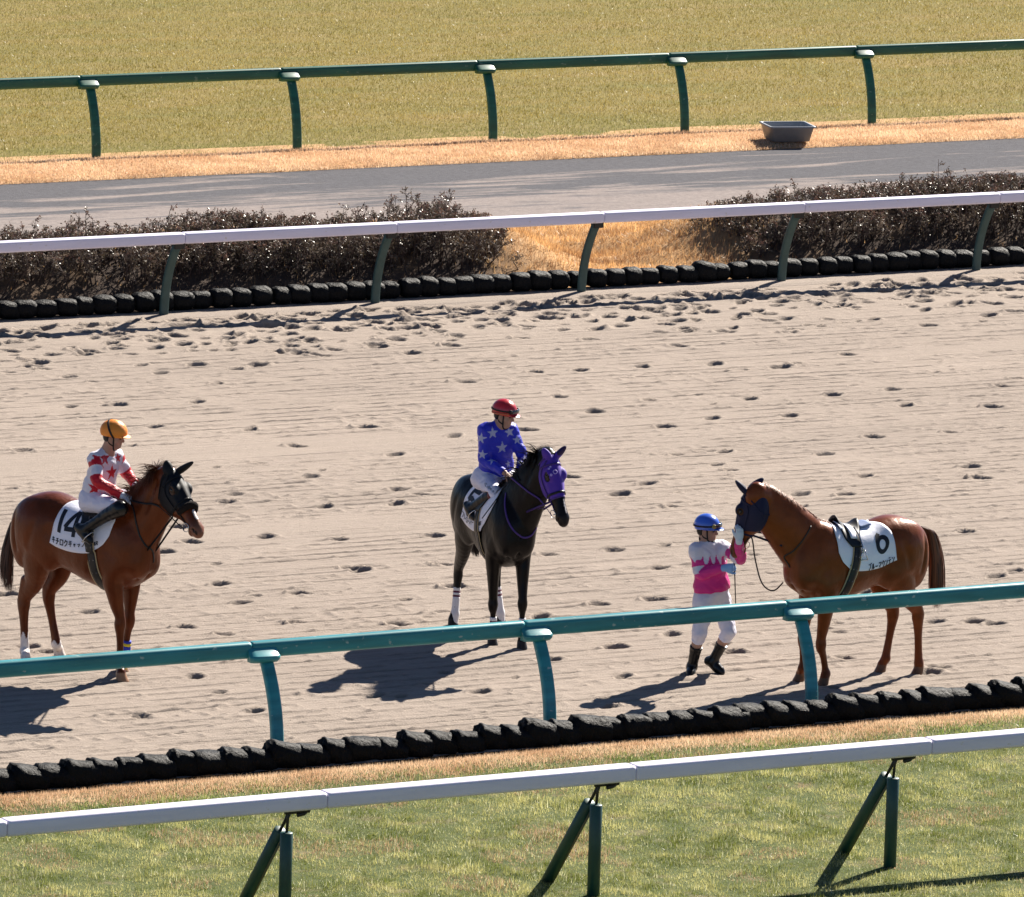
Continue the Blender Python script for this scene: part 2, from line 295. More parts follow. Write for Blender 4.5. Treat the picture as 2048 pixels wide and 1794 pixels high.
cr = N('ShaderNodeValToRGB'); e = cr.color_ramp.elements; e[0].position = .515; e[0].color = (.100, .098, .106, 1); e[1].position = .60; e[1].color = (.245, .21, .195, 1); L(ad.outputs[0], cr.inputs[0])
n2 = N('ShaderNodeTexNoise'); n2.inputs['Scale'].default_value = 16; n2.inputs['Detail'].default_value = 8; n2.inputs['Roughness'].default_value = .8; L(tc, n2.inputs['Vector']); mr3 = N('ShaderNodeMapRange'); mr3.inputs['From Min'].default_value = .25; mr3.inputs['From Max'].default_value = .75; mr3.inputs['To Min'].default_value = .62; mr3.inputs['To Max'].default_value = 1.38; L(n2.outputs['Fac'], mr3.inputs['Value'])
mx = N('ShaderNodeVectorMath'); mx.operation = 'SCALE'; L(cr.outputs[0], mx.inputs[0]); L(mr3.outputs[0], mx.inputs['Scale']); L(mx.outputs[0], b.inputs['Base Color'])
sheet('service_road', -80, 110, 26.2, 31.62, .03, m)
def z_strip(X, Y): return .045+.035*sstep(31.45, 31.9, Y)+.02*fbm(X*.9, Y*.9, 6, 3)-.05*sstep(33.0, 33.6, Y)
turf('dry_verge', 0, 42, 31.42+0, 34.0, 240, 40, lambda X, Y: z_strip(X, Y)-.1*sstep(31.62, 31.42, Y), M_straw)
def z_back(X, Y): return .02+.02*fbm(X*.5, Y*.5, 6, 3)
turf('far_turf', -40, 90, 33.35, 90, 200, 110, z_back, M_turfb)

# ---------------------------------------------------------------- grass blades
def blades(name, n, region, zf, hgt, wid, colf, label, lean=.5, seed=1, sel=None, hf=None):
    r = np.random.default_rng(seed); x0, x1, y0, y1 = region[:4]; y = r.uniform(y0, y1, n)
    if callable(x0): x = r.uniform(0, 1, n); x = x0(y)+(x1(y)-x0(y))*x
    else: x = r.uniform(x0, x1, n)
    if sel is not None: k = r.uniform(0, 1, n) < sel(x, y); x = x[k]; y = y[k]; n = len(x)
    z = zf(x, y)-.004; a = r.uniform(0, 2*math.pi, n); h = hgt*r.uniform(.5, 1.25, n)*(hf(x, y) if hf else 1); l = np.abs(r.normal(0, lean, n)); la = r.uniform(0, 2*math.pi, n)
    wv = np.stack([np.cos(a), np.sin(a), 0*a], 1)*(wid*r.uniform(.6, 1.3, n)/2)[:, None]
    p = np.stack([x, y, z], 1); tip = p+np.stack([np.cos(la)*np.sin(l), np.sin(la)*np.sin(l), np.cos(l)], 1)*h[:, None]
    V = np.stack([p-wv, p+wv, tip], 1).reshape(-1, 3); Fc = np.arange(3*n).reshape(-1, 3); c = colf(x, y, r); c = np.repeat(c[:, None, :], 3, 1).reshape(-1, 3)
    return tag(mesh_np(name, V, Fc, M_blade, smooth=False, cols=c), label, 'grass', kind='stuff')
def mixc(cs, w):
    o = 0
    for c, q in zip(cs, w): o = o+np.array(c)[None, :]*q[:, None]
    return o
def col_front(x, y, r):
    n = len(x); g = -.12+vnoise(x*2.2, y*2.2, 51)*.5+vnoise(x*6, y*6, 52)*.75+r.normal(0, .12, n); t = np.clip((g-.25)/.5, 0, 1); ed = sstep(-4.6, -3.9, y)
    c = mixc([(.15, .175, .03), (.56, .52, .21)], [1-t, t]); c = c*(1-ed[:, None]*.5)+ed[:, None]*.5*np.array([.12, .24, .03])
    dry = (vnoise(x*1.3+4, y*1.3, 53) > .74) & (r.uniform(0, 1, n) < .6); c[dry] = np.array([.46, .31, .18]); pale = r.uniform(0, 1, n) < .12; c[pale] = np.array([.62, .60, .36]); return c*r.uniform(.7, 1.3, n)[:, None]
def col_dry(x, y, r):
    n = len(x); t = np.clip(vnoise(x*2, y*3, 61)+r.normal(0, .25, n), 0, 1); return mixc([(.58, .36, .21), (.86, .64, .43)], [1-t, t])*r.uniform(.75, 1.2, n)[:, None]
def col_bank(x, y, r):
    n = len(x); t = np.clip(.5+1.3*fbm(x*1.1+y*.7, y*1.6, 62, 3)+r.normal(0, .22, n), 0, 1); return mixc([(.26, .13, .06), (.80, .50, .22)], [1-t, t])*r.uniform(.7, 1.2, n)[:, None]
def col_back(x, y, r):
    n = len(x); t = np.clip(vnoise(x*.6, y*1.1, 71)*.8+r.normal(0, .2, n)+.1, 0, 1); ed = 1-sstep(33.9, 35.6, y); far = sstep(44, 52, y)
    c = mixc([(.19, .165, .03), (.38, .28, .085)], [1-t, t]); c = c*(1-.6*ed[:, None])+.6*ed[:, None]*np.array([.17, .20, .07]); c = c*(1-.3*far[:, None])+.3*far[:, None]*np.array([.25, .25, .1])
    pale = r.uniform(0, 1, n) < .045; c[pale] = np.array([.60, .50, .26]); return c*r.uniform(.6, 1.3, n)[:, None]  # scattered pale blades paint sun glints into the turf colour
blades('turf_grass', 520000, (lambda y: -9.6+.3*(y+10), lambda y: 2.6+.62*(y+10), -12, -3.55), z_front, .05, .006, col_front, 'short green winter turf with dry flecks in front of the track', lean=.75, seed=2, hf=lambda x, y: .35+1.3*vnoise(x*7, y*7, 91)*(.4+.8*vnoise(x*2, y*2, 92)), sel=lambda x, y: .5+.6*vnoise(x*4.3, y*4.3, 55)-.6*sstep(-3.75, -3.55, y+.2*fbm(x*1.2, y, 3)))
blades('dry_grass', 130000, (-9, 7.5, -4.15, -3.04), z_front, .045, .006, col_dry, 'orange dead grass strip along the near black bags', lean=.6, seed=3, sel=lambda x, y: 1-.95*sstep(-3.62, -3.86, y+.2*fbm(x*1.2, y, 3)))
blades('dry_grass', 150000, (2, 27, 31.5, 33.75), z_strip, .045, .010, col_dry, 'orange dead grass strip between grey road and far green rail', lean=.6, seed=4, sel=lambda x, y: 1-.9*sstep(33.3, 33.65, y+.25*fbm(x, y, 3)))
blades('dry_grass', 160000, (2, 26, 21.25, 26.1), z_mound, .10, .009, col_bank, 'tangled orange dead grass on the bank behind the white rail', lean=.95, seed=5, sel=lambda x, y: np.clip(.06+1.1*np.exp(-((x-13.75-.2*(y-22.5))/1.7)**4)+sstep(23.6, 24.4, y), 0, 1))
blades('turf_grass', 420000, (lambda y: 8.0+.44*(y-34), lambda y: 28.5+.63*(y-34), 33.4, 56), lambda X, Y: z_back(X, Y), .045, .010, col_back, 'olive gold winter turf filling the background beyond the green rail', lean=.7, seed=6)

# ---------------------------------------------------------------- rails
def rail_profile(dy, dz, r=.03, n=5, cy=0., cz=0., bottom=1.):
    pts = []
    for (sy, sz, a0) in ((1, 1, 0), (-1, 1, 90), (-1, -1, 180), (1, -1, 270)):
        rr = r if sz > 0 else r*bottom
        for k in range(n+1):
            a = math.radians(a0+90*k/n); pts.append((cy+sy*(dy/2-rr)+rr*math.cos(a), cz+sz*(dz/2-rr)+rr*math.sin(a)))
    return pts
def rail_seg(parent, x0, x1, y, z, prof, m, name='rail_section', seam=None):
    """prof centred; top of the profile at z"""
    mb = MB(); rings = []
    for x, s in ((x0, .90), (x0+.012, .97), (x0+.03, 1.), (x1-.03, 1.), (x1-.012, .97), (x1, .90)): rings.append([(x, y+p[0]*s, z+p[1]*s) for p in prof])
    mb.loft(rings); o = mb.build(name, m, parent); return o
def curved_post(parent, x, ybase, ytop, ztop, z0, m, wx=.12, wy=.075, name='post', cap=False, flare=1.0):
    mb = MB(); pts = []; H_ = ztop-z0; d = ytop-ybase
    for t in np.linspace(0, 1, 13): pts.append((x, ybase+d*(t**2.2), z0+H_*t))
    rings = []
    for i, p in enumerate(pts):
        t = np.array(pts[min(i+1, 12)])-np.array(pts[max(i-1, 0)]); t /= np.linalg.norm(t); nrm = np.array([0, t[2], -t[1]]); pr = rail_profile(wx, wy, .03, 4)
        rings.append([np.array(p)+np.array([q[0], 0, 0])+nrm*q[1] for q in pr])
    mb.loft(rings); return mb.build(name, m, parent)
def saddle_bracket(parent, x, yface, ztop, sgn, m, L_=.31, dep=.125, hh=.085):
    """bracket hugging the track-away face of the rail; sgn = side it sticks out to"""
    mb = MB(); sec = []
    n = 7
    for t in np.linspace(0, 1, n): sec.append((yface+sgn*dep*t, ztop-.075*math.sin(t*math.pi/2)*.55-.035*t))
    rings = []
    for u in (-.5, -.44, -.3, 0, .3, .44, .5):
        k = 1-.35*(abs(u)*2)**6; wl = sec; base = ztop-.075*.55-.035-hh*.75
        ring = [(x+u*L_, yface+(q[0]-yface)*k, q[1]-(1-k)*.02) for q in wl]+[(x+u*L_*.97, yface+sgn*dep*k, base+.03), (x+u*L_*.9, yface+sgn*dep*.7*k, base), (x+u*L_*.9, yface-sgn*.02, base)]
        rings.append(ring)
    mb.loft(rings); return mb.build('bracket', m, parent)
def lineX(px, py, Yv):
    d = ray(px, py); return (CAM+d*((Yv-CAM[1])/d[1]))[0]
# teal rail, dirt track outer side
PTEAL = rail_profile(.125, .155, .045, 6, bottom=1.); TZ = .985; TYR = -1.98; TYB = -2.33
root = empty('guard_rail', (0, -2, 0)); tag(root, 'teal painted rail on curved posts in front of the horses', 'rail', 'rails along the tracks')
jx = [lineX(500, 1291, TYR), lineX(1046, 1247, TYR), lineX(1570, 1206, TYR)]; st = (jx[2]-jx[0])/2; js = [jx[1]+k*st for k in range(-3, 5)]; js[3-0] = jx[1]; js[2] = jx[0]; js[4] = jx[2]; js[1] = js[2]-(js[3]-js[2])-.09; js[0] = js[1]-st
for k in range(len(js)-1): rail_seg(root, js[k]+.004, js[k+1]-.004, TYR+2, TZ-.078, PTEAL, M_rteal)
for k in js:
    p = curved_post(root, k+.13, TYB+2, TYR+2-.075, TZ-.16, -.05, M_rteal, .125, .08); saddle_bracket(p, k+.10, TYR+2-.050, TZ-.042, -1, M_rteal)
# far green rail
PGR = rail_profile(.11, .16, .045, 5); GZ = 1.18; GYR = 33.78; GYB = 33.45
root = empty('guard_rail', (0, 33.6, 0)); tag(root, 'dark green rail on curved posts beside the far turf', 'rail', 'rails along the tracks')
jx = [lineX(x, y, GYR) for x, y in [(159, 143), (561, 131), (953, 119), (1336.6, 107.5), (1711, 97.3)]]; sp = (jx[-1]-jx[0])/4; jx = [jx[0]-2*sp, jx[0]-sp]+jx+[jx[-1]+sp, jx[-1]+2*sp]
for k in range(len(jx)-1): rail_seg(root, jx[k]+.005, jx[k+1]-.005, GYR-33.6, GZ-.08, PGR, M_rgreen)
for k in jx:
    p = curved_post(root, k+.13, GYB-33.6, GYR-33.6-.08, GZ-.16, 0., M_rgreen, .13, .08); saddle_bracket(p, k+.10, GYR-33.6-.053, GZ-.045, -1, M_rgreen, .31)
# white inner rail
PWH = rail_profile(.165, .135, .03, 5); MZ = 1.09; MYR = 20.52; MYB = 20.88
root = empty('guard_rail', (0, 20.7, 0)); tag(root, 'white rail on grey green curved posts beside the hedges', 'rail', 'rails along the tracks')
jx = [lineX(x, y, MYR) for x, y in [(366, 464), (790, 442.5), (1204, 423.5), (1605.5, 404), (1996, 382.5)]]; sp = (jx[-1]-jx[0])/4; jx = [jx[0]-3*sp, jx[0]-2*sp, jx[0]-sp]+jx+[jx[-1]+sp, jx[-1]+2*sp]
M_post2 = mat('grey_green_post', (.035, .075, .07), .5, .4, noise=(8, .2))
for k in range(len(jx)-1): rail_seg(root, jx[k]+.004, jx[k+1]-.004, MYR-20.7, MZ-.0675, PWH, M_rwhite)
for k in jx:
    p = curved_post(root, k-.06, MYB-20.7, MYR-20.7+.03, MZ-.16, -.05, M_post2, .115, .07); mb = MB(); mb.box((k-.045, MYR-20.7+.03, MZ-.165), (.13, .10, .075)); mb.build('clamp', M_iron, p, smooth=False)
# near white rail with twin pipe supports
FZ = 1.14; FYR = -8.52; root = empty('guard_rail', (0, -8.5, 0)); tag(root, 'nearest white rail over green turf on slanted twin pipe supports', 'rail', 'rails along the tracks')
jx = [lineX(x, y, FYR) for x, y in [(7, 1646), (647, 1589), (1264, 1531.5), (1856, 1477)]]; sp = (jx[-1]-jx[0])/3; jx = [jx[0]-2*sp, jx[0]-sp]+jx+[jx[-1]+sp, jx[-1]+2*sp]
PWF = rail_profile(.175, .14, .032, 5)
for k in range(len(jx)-1): rail_seg(root, jx[k]+.004, jx[k+1]-.004, FYR+8.5, FZ-.07, PWF, M_rwhite)
for j, k in enumerate(jx):
    xb = k-.33; pst = MB(); pst.tube([(xb, 0, -.05), (xb, 0, .80), (xb, 0, .806)], [.055, .055, .048], 20); v = pst.build('upright_pipe', M_dgreen, root)
    pst = MB(); A = np.array([xb-.02, .13, .80]); B = np.array([xb-.10, .66, -.03]); A = np.array([xb-.0, .115, .80])
    pst.tube([B, A, A+(A-B)*.006], [.055, .055, .047], 20); pst.build('brace_pipe', M_dgreen, root)
    r_ = MB(); r_.tube([(xb, 0, .79), (xb+.01, 0, .93), (xb+.03, -.02, 1.01)], .013, 8); r_.tube([A-(A-B)*.02, A+(A-B)*.10, (xb+.02, .0, .99)], .014, 8)
    r_.tube([(xb-.03, -.02, .985), (xb+.20, -.02, .985)], .022, 8); r_.tube([(xb+.08, -.04, .955), (xb+.14, -.03, .96), (xb+.22, .0, 1.0)], .018, 8); r_.build('hook_rod', M_iron, root)
    r_ = MB(); r_.tube([A+np.array([.0, -.05, -.05]), B+np.array([.03, -.06, .02])], .012, 6); r_.build('thin_rod', mat('rod_olive', (.13, .11, .05), .6) if j == 0 else bpy.data.materials['rod_olive'], root)

# ---------------------------------------------------------------- black bags
def bag_mesh(seed, far=0):
    r = np.random.default_rng(seed); nu, nv = 34, 24; u = np.linspace(0, 2*math.pi, nu, endpoint=False); v = np.linspace(-math.pi/2, math.pi/2, nv)
    U_, V_ = np.meshgrid(u, v); sp = lambda a, e: np.sign(a)*np.abs(a)**e
    x = (.150 if far else .178)*sp(np.sin(V_), .62 if far else .5); rr = sp(np.cos(V_), .48 if far else .34); yy = .125*rr*sp(np.cos(U_), .85); zz = .12*rr*sp(np.sin(U_), .8)
    P = np.stack([x, yy, zz], -1); d = .020*fbm(U_*1.3+seed*3, V_*1.6+1, seed, 2)+.010*fbm(x*26+seed, U_*4, seed+7, 3)+.004*np.sin(V_*9+U_*3+seed)*np.abs(np.cos(V_))
    d = d*(.5 if far else 1.)
    nrm = P/np.linalg.norm(P, axis=-1, keepdims=True); P = P+nrm*d[..., None]
    P[..., 2] += P[..., 0]*(-.08 if far else -.16); P[..., 2] = np.maximum(P[..., 2]+.105, -.03)
    P = P.reshape(-1, 3); i = np.arange(nu*nv).reshape(nv, nu); j = np.roll(i, -1, 1); Fc = np.stack([i[:-1], i[1:], j[1:], j[:-1]], -1).reshape(-1, 4)
    o = mesh_np('sandbag', P, Fc[:, ::-1], M_bag); me = o.data; bpy.data.objects.remove(o); return me
BAGS = [bag_mesh(k) for k in range(7)]; BAGF = [bag_mesh(k+20, 1) for k in range(7)]
def bag_row(x0, x1, y, z, pitch, label, group, seed, sc=1., BG=None):
    r = random.Random(seed); x = x0
    while x < x1:
        o = bpy.data.objects.new('sandbag', (BG or BAGS)[r.randrange(7)]); link(o); o.location = (x, y+r.uniform(-.012, .012), z); o.rotation_euler = (r.uniform(-.08, .08), r.uniform(-.08, .08), r.uniform(-.1, .1)+(math.pi if False else 0))
        s = sc*r.uniform(.93, 1.07); o.scale = (s*r.uniform(.9, 1.1), s, s*r.uniform(.93, 1.08)); tag(o, label, 'bag', group); x += pitch*r.uniform(.88, 1.1)
bag_row(-9.5, 7.2, -2.90, -.02, .262, 'black sandbag in the near row between sand and dry grass', 'black sandbags in the near row', 1, 1.0)
bag_row(-1.5, 24.5, 21.14, .03, .268, 'black sandbag in the far row under the white inner rail', 'black sandbags in the far row', 2, .98, BAGF)

# ---------------------------------------------------------------- tub
e1 = np.array([.97, -.243, 0.]); e2 = np.array([.243, .97, 0.]); L1, L2 = .70, .62; cen = G(1575, 248, .33); cen[2] = .105
def rr_ring(lx, ly, z, r=.05, n=4):
    return [cen+e1*p[0]+e2*p[1]+np.array([0, 0, z]) for p in rail_profile(lx, ly, r, n)]
mb = MB(); mb.loft([rr_ring(L1*.80, L2*.80, 0.), rr_ring(L1*.93, L2*.93, .20), rr_ring(L1*1.0, L2*1.0, .205), rr_ring(L1*1., L2*1., .225), rr_ring(L1*.91, L2*.90, .225), rr_ring(L1*.90, L2*.89, .20), rr_ring(L1*.78, L2*.78, .015)])
tub = mb.build('feed_tub', M_tub); tag(tub, 'grey rectangular plastic tub on the orange grass by the far green rail', 'tub')

# ---------------------------------------------------------------- hedges
def hedge(x0, x1, label, seed, taper=(.5, .5), lev=.78):
    r = np.random.default_rng(seed); root = empty('hedge', ((x0+x1)/2, 22.4, 0)); tag(root, label, 'hedge', 'clipped hedges behind the inner rail'); ox = (x0+x1)/2
    n = int((x1-x0)*105); st = MB(); LV = []; LC = []
    for i in range(n):
        bx = r.uniform(x0, x1); by = r.uniform(21.75, 23.1); edge = min(1, (bx-x0)/taper[0] if taper[0] else 1, (x1-bx)/taper[1] if taper[1] else 1); edge = max(edge, .15)
        topz = (lev+.16*float(fbm(np.array([bx*.9]), np.array([2.]), seed, 2)[0])*2+.20*(bx-x0)/(x1-x0))*(.5+.5*edge)*r.uniform(.75, 1.02)-.10*abs(by-22.4)
        if r.uniform() < .10: topz += r.uniform(.06, .26)*edge
        z0 = float(z_mound(np.array([bx]), np.array([by]))[0]); H_ = max(topz-z0, .2); lx = r.normal(0, .16)*H_; ly = r.normal(-.06, .16)*H_
        base = np.array([bx, by, z0-.02]); tip = base+np.array([lx, ly, H_]); mid = (base+tip)/2+np.array([r.normal(0, .05), r.normal(0, .05), 0])
        pts = [base, mid, tip]; st.tube([p-np.array([ox, 22.4, 0]) for p in pts], [.009, .006, .003], 4)
        nb = 13
        for k in range(nb):
            t = r.uniform(.12, 1.0)**.8; c = (base*(1-t)**2+2*mid*t*(1-t)+tip*t*t) if False else (base+(mid-base)*2*t if t < .5 else mid+(tip-mid)*(2*t-1))
            dv = np.array([r.normal(0, 1), r.normal(0, 1), abs(r.normal(.7, .5))]); dv /= np.linalg.norm(dv); ln = r.uniform(.06, .17)*(1.15-.5*t); e = c+dv*ln
            st.tube([c-np.array([ox, 22.4, 0]), e-np.array([ox, 22.4, 0])], [.0035, .002], 3, cap=False)
            for q in range(int(r.integers(5, 10))):
                tt = r.uniform(.3, 1.1); p = c+(e-c)*tt+r.normal(0, .012, 3); a = r.normal(0, 1, 3); a /= np.linalg.norm(a); b_ = np.cross(a, r.normal(0, 1, 3)); b_ /= np.linalg.norm(b_); l = r.uniform(.011, .022); w_ = l*.42
                LV.append([p-a*l, p+b_*w_, p+a*l, p-b_*w_]); g = r.uniform(); LC.append(np.array([.15, .108, .075])*(.6+r.uniform())+(np.array([.02, .03, .01]) if g < .25 else (np.array([.10, .03, .025])*(t > .9))))
    V = np.array(LV).reshape(-1, 3)-np.array([ox, 22.4, 0]); Fc = np.arange(len(V)).reshape(-1, 4)
    mesh_np('foliage', V, Fc, M_leafh, root, smooth=False, cols=np.repeat(np.array(LC), 4, 0)); st.build('stems', M_twig, root)
hedge(-1., 12.1, 'long dark brown leafed hedge behind the white rail on the left', 3, (0, .9))
hedge(15.4, 25.5, 'reddish dark hedge behind the white rail on the right', 8, (.8, 0), .80)

# ================================================================ bodies from smooth distance fields
import openvdb
def unit(v): v = np.asarray(v, float); return v/(np.linalg.norm(v)+1e-12)
def rotm(e1, e2, e3): return np.stack([unit(e1), unit(e2), unit(e3)], 1)
class Field:
    def __init__(s, lo, hi, h):
        s.h = h; s.lo = np.array(lo, float); n = np.ceil((np.array(hi)-s.lo)/h).astype(int)+1; s.n = n
        s.ax = [(s.lo[i]+h*np.arange(n[i])).astype(np.float32) for i in range(3)]; s.D = np.full(n, .3, np.float32)
    def sub(s, lo, hi):
        sl = []
        for i in range(3):
            a = int(max(0, math.floor((lo[i]-s.lo[i])/s.h))); b = int(min(s.n[i], math.ceil((hi[i]-s.lo[i])/s.h)+1)); sl.append(slice(a, max(a, b)))
        sl = tuple(sl); P = np.stack(np.meshgrid(s.ax[0][sl[0]], s.ax[1][sl[1]], s.ax[2][sl[2]], indexing='ij'), -1); return sl, P
    def uni(s, sl, d, k):
        a = s.D[sl]
        if k > 0: h = np.maximum(k-np.abs(a-d), 0)/k; s.D[sl] = np.minimum(a, d)-h*h*k*.25
        else: s.D[sl] = np.minimum(a, d)
    def diff(s, sl, d, k=.01):
        a = s.D[sl]; d = -d; h = np.maximum(k-np.abs(a-d), 0)/k; s.D[sl] = np.maximum(a, d)+h*h*k*.25
    def cone(s, a, b, ra, rb, k=.03, L=None, fa=1., fb=None, m=.1, cut=False):
        """tapered limb piece; L = axis across which the radius is multiplied by fa..fb"""
        a = np.array(a, float); b = np.array(b, float); R_ = max(ra, rb)*max(1., fa, fb or 0)+m
        sl, P = s.sub(np.minimum(a, b)-R_, np.maximum(a, b)+R_)
        if P.size == 0: return
        ab = b-a; t = np.clip(((P-a)@ab)/(ab@ab+1e-12), 0, 1); dl = P-(a+t[..., None]*ab); r = ra+(rb-ra)*t; ln = np.sqrt((dl**2).sum(-1))+1e-9
        if L is None: d = ln-r
        else:
            L = unit(L); f = fa+((fa if fb is None else fb)-fa)*t; lt = dl@L; q2 = (ln**2-lt**2)/(r*r)+(lt/(r*f))**2; q = np.sqrt(q2)+1e-9; d = ln*(1-1/q); d = np.where(ln < 1e-5, -r, d)
        (s.diff if cut else s.uni)(sl, d.astype(np.float32), k)
    def chain(s, pts, rad, k=.03, L=None, f=1., m=.1, n=0):
        pts = [np.asarray(p, float) for p in pts]; rad = list(rad); f = list(f) if hasattr(f, '__len__') else [f]*len(pts)
        if n:
            A = np.array([np.r_[p, r, q] for p, r, q in zip(pts, rad, f)]); S = smoothline(list(A), n); pts = [q[:3] for q in S]; rad = [q[3] for q in S]; f = [q[4] for q in S]
        sub = Field.__new__(Field)
        for i in range(len(pts)-1): s.cone(pts[i], pts[i+1], rad[i], rad[i+1], k if (i == 0 or not n) else .004, L, f[i], f[i+1], m)
    def ell(s, c, r, k=.03, R=None, cut=False, m=.1):
        c = np.array(c, float); r = np.array(r, float); e = (np.abs(R)@r if R is not None else r)+m; e = np.maximum(e, 0)
        sl, P = s.sub(c-e, c+e)
        if P.size == 0: return
        q = P-c
        if R is not None: q = q@R
        ln = np.sqrt((q**2).sum(-1))+1e-9; s_ = np.sqrt(((q/r)**2).sum(-1))+1e-9; d = np.where(ln < 1e-6, -r.min(), ln*(1-1/s_))
        (s.diff if cut else s.uni)(sl, d.astype(np.float32), k)
    def func(s, lo, hi, fn, k=.03, cut=False):
        sl, P = s.sub(lo, hi)
        if P.size: (s.diff if cut else s.uni)(sl, fn(P).astype(np.float32), k)
    def P(s): return np.stack(np.meshgrid(*s.ax, indexing='ij'), -1)
    def mesh(s, D=None):
        g = openvdb.FloatGrid(.3); g.copyFromArray(np.ascontiguousarray(s.D if D is None else D)); g.transform = openvdb.createLinearTransform(voxelSize=1.)
        p, q = g.convertToQuads(isovalue=0.); p = np.asarray(p, float)*s.h+s.lo; q = np.asarray(q, np.int64); a, b_, c = p[q[:, 0]], p[q[:, 1]], p[q[:, 2]]; vol = (np.cross(b_-a, c-a)*(a-p.mean(0))).sum()
        return p, (q if vol > 0 else q[:, ::-1])
def relax(V, Fc, it=1, lam=.5):
    for _ in range(it):
        acc = np.zeros_like(V); c = np.zeros(len(V))
        for i in range(4):
            a = Fc[:, i]; b_ = Fc[:, (i+1) % 4]; np.add.at(acc, a, V[b_]); np.add.at(c, a, 1); np.add.at(acc, b_, V[a]); np.add.at(c, b_, 1)
        V = V+(acc/np.maximum(c, 1)[:, None]-V)*lam
    return V
def bvh_of(V, Fc): return BVHTree.FromPolygons([tuple(v) for v in V], [tuple(int(i) for i in f) for f in Fc])
def keep_big(V, Fc, minf=60):
    """drop stray crumbs of a field mesh"""
    par = np.arange(len(V))
    for _ in range(200):
        old = par.copy(); m = par[Fc].min(1)
        for i in range(4): np.minimum.at(par, Fc[:, i], m)
        par = par[par]
        if (par == old).all(): break
    lab = par[Fc[:, 0]]; u, c = np.unique(lab, return_counts=True); ok = np.isin(lab, u[c >= minf]); Fc = Fc[ok]; used = np.unique(Fc); mp = -np.ones(len(V), int); mp[used] = np.arange(len(used)); return V[used], mp[Fc]
def ribbon(mb, pts, nrm, w, th=.004):
    pts = [np.asarray(p, float) for p in pts]; m = len(pts); rings = []
    for i in range(m):
        t = unit(pts[min(i+1, m-1)]-pts[max(i-1, 0)]); n = np.asarray(nrm[i], float); n = unit(n-t*(n@t)); s_ = np.cross(t, n); ww = w[i] if hasattr(w, '__len__') else w
        rings.append([pts[i]+s_*ww/2-n*th*.3, pts[i]+s_*ww/2+n*th*.7, pts[i]-s_*ww/2+n*th*.7, pts[i]-s_*ww/2-n*th*.3])
    mb.loft(rings)
def on_surf(bv, pts, off=.004, sm=2):
    out = []; ns = []
    for p in pts:
        loc, n, i, d = bv.find_nearest(Vector(p)); n = np.array(n); out.append(np.array(loc)+n*off); ns.append(n)
    for _ in range(sm):
        o2 = [o.copy() for o in out]
        for i in range(1, len(out)-1): o2[i] = .5*out[i]+.25*(out[i-1]+out[i+1])
        out = o2
    for i, p in enumerate(out):        # never sink below the skin after smoothing
        loc, n, _, d = bv.find_nearest(Vector(p)); s_ = (Vector(p)-loc).dot(n)
        if s_ < off*.8: out[i] = np.array(loc)+np.array(n)*off
    return out, ns
def ring_on(bv, c, axis, ref, n=40, off=.005, a0=0, a1=360, rad=.7, zmin=-9):
    axis = unit(axis); u = unit(np.asarray(ref)-axis*(np.asarray(ref)@axis)); v = np.cross(axis, u); P_ = []; N_ = []
    for a in np.radians(np.linspace(a0, a1, n)):
        d = u*math.cos(a)+v*math.sin(a); h = bv.ray_cast(Vector(np.asarray(c)+d*rad), Vector(-d), rad)
        if h[0] is None or h[0][2] < zmin: continue
        P_.append(np.array(h[0])+d*off); N_.append(d)
    return P_, N_
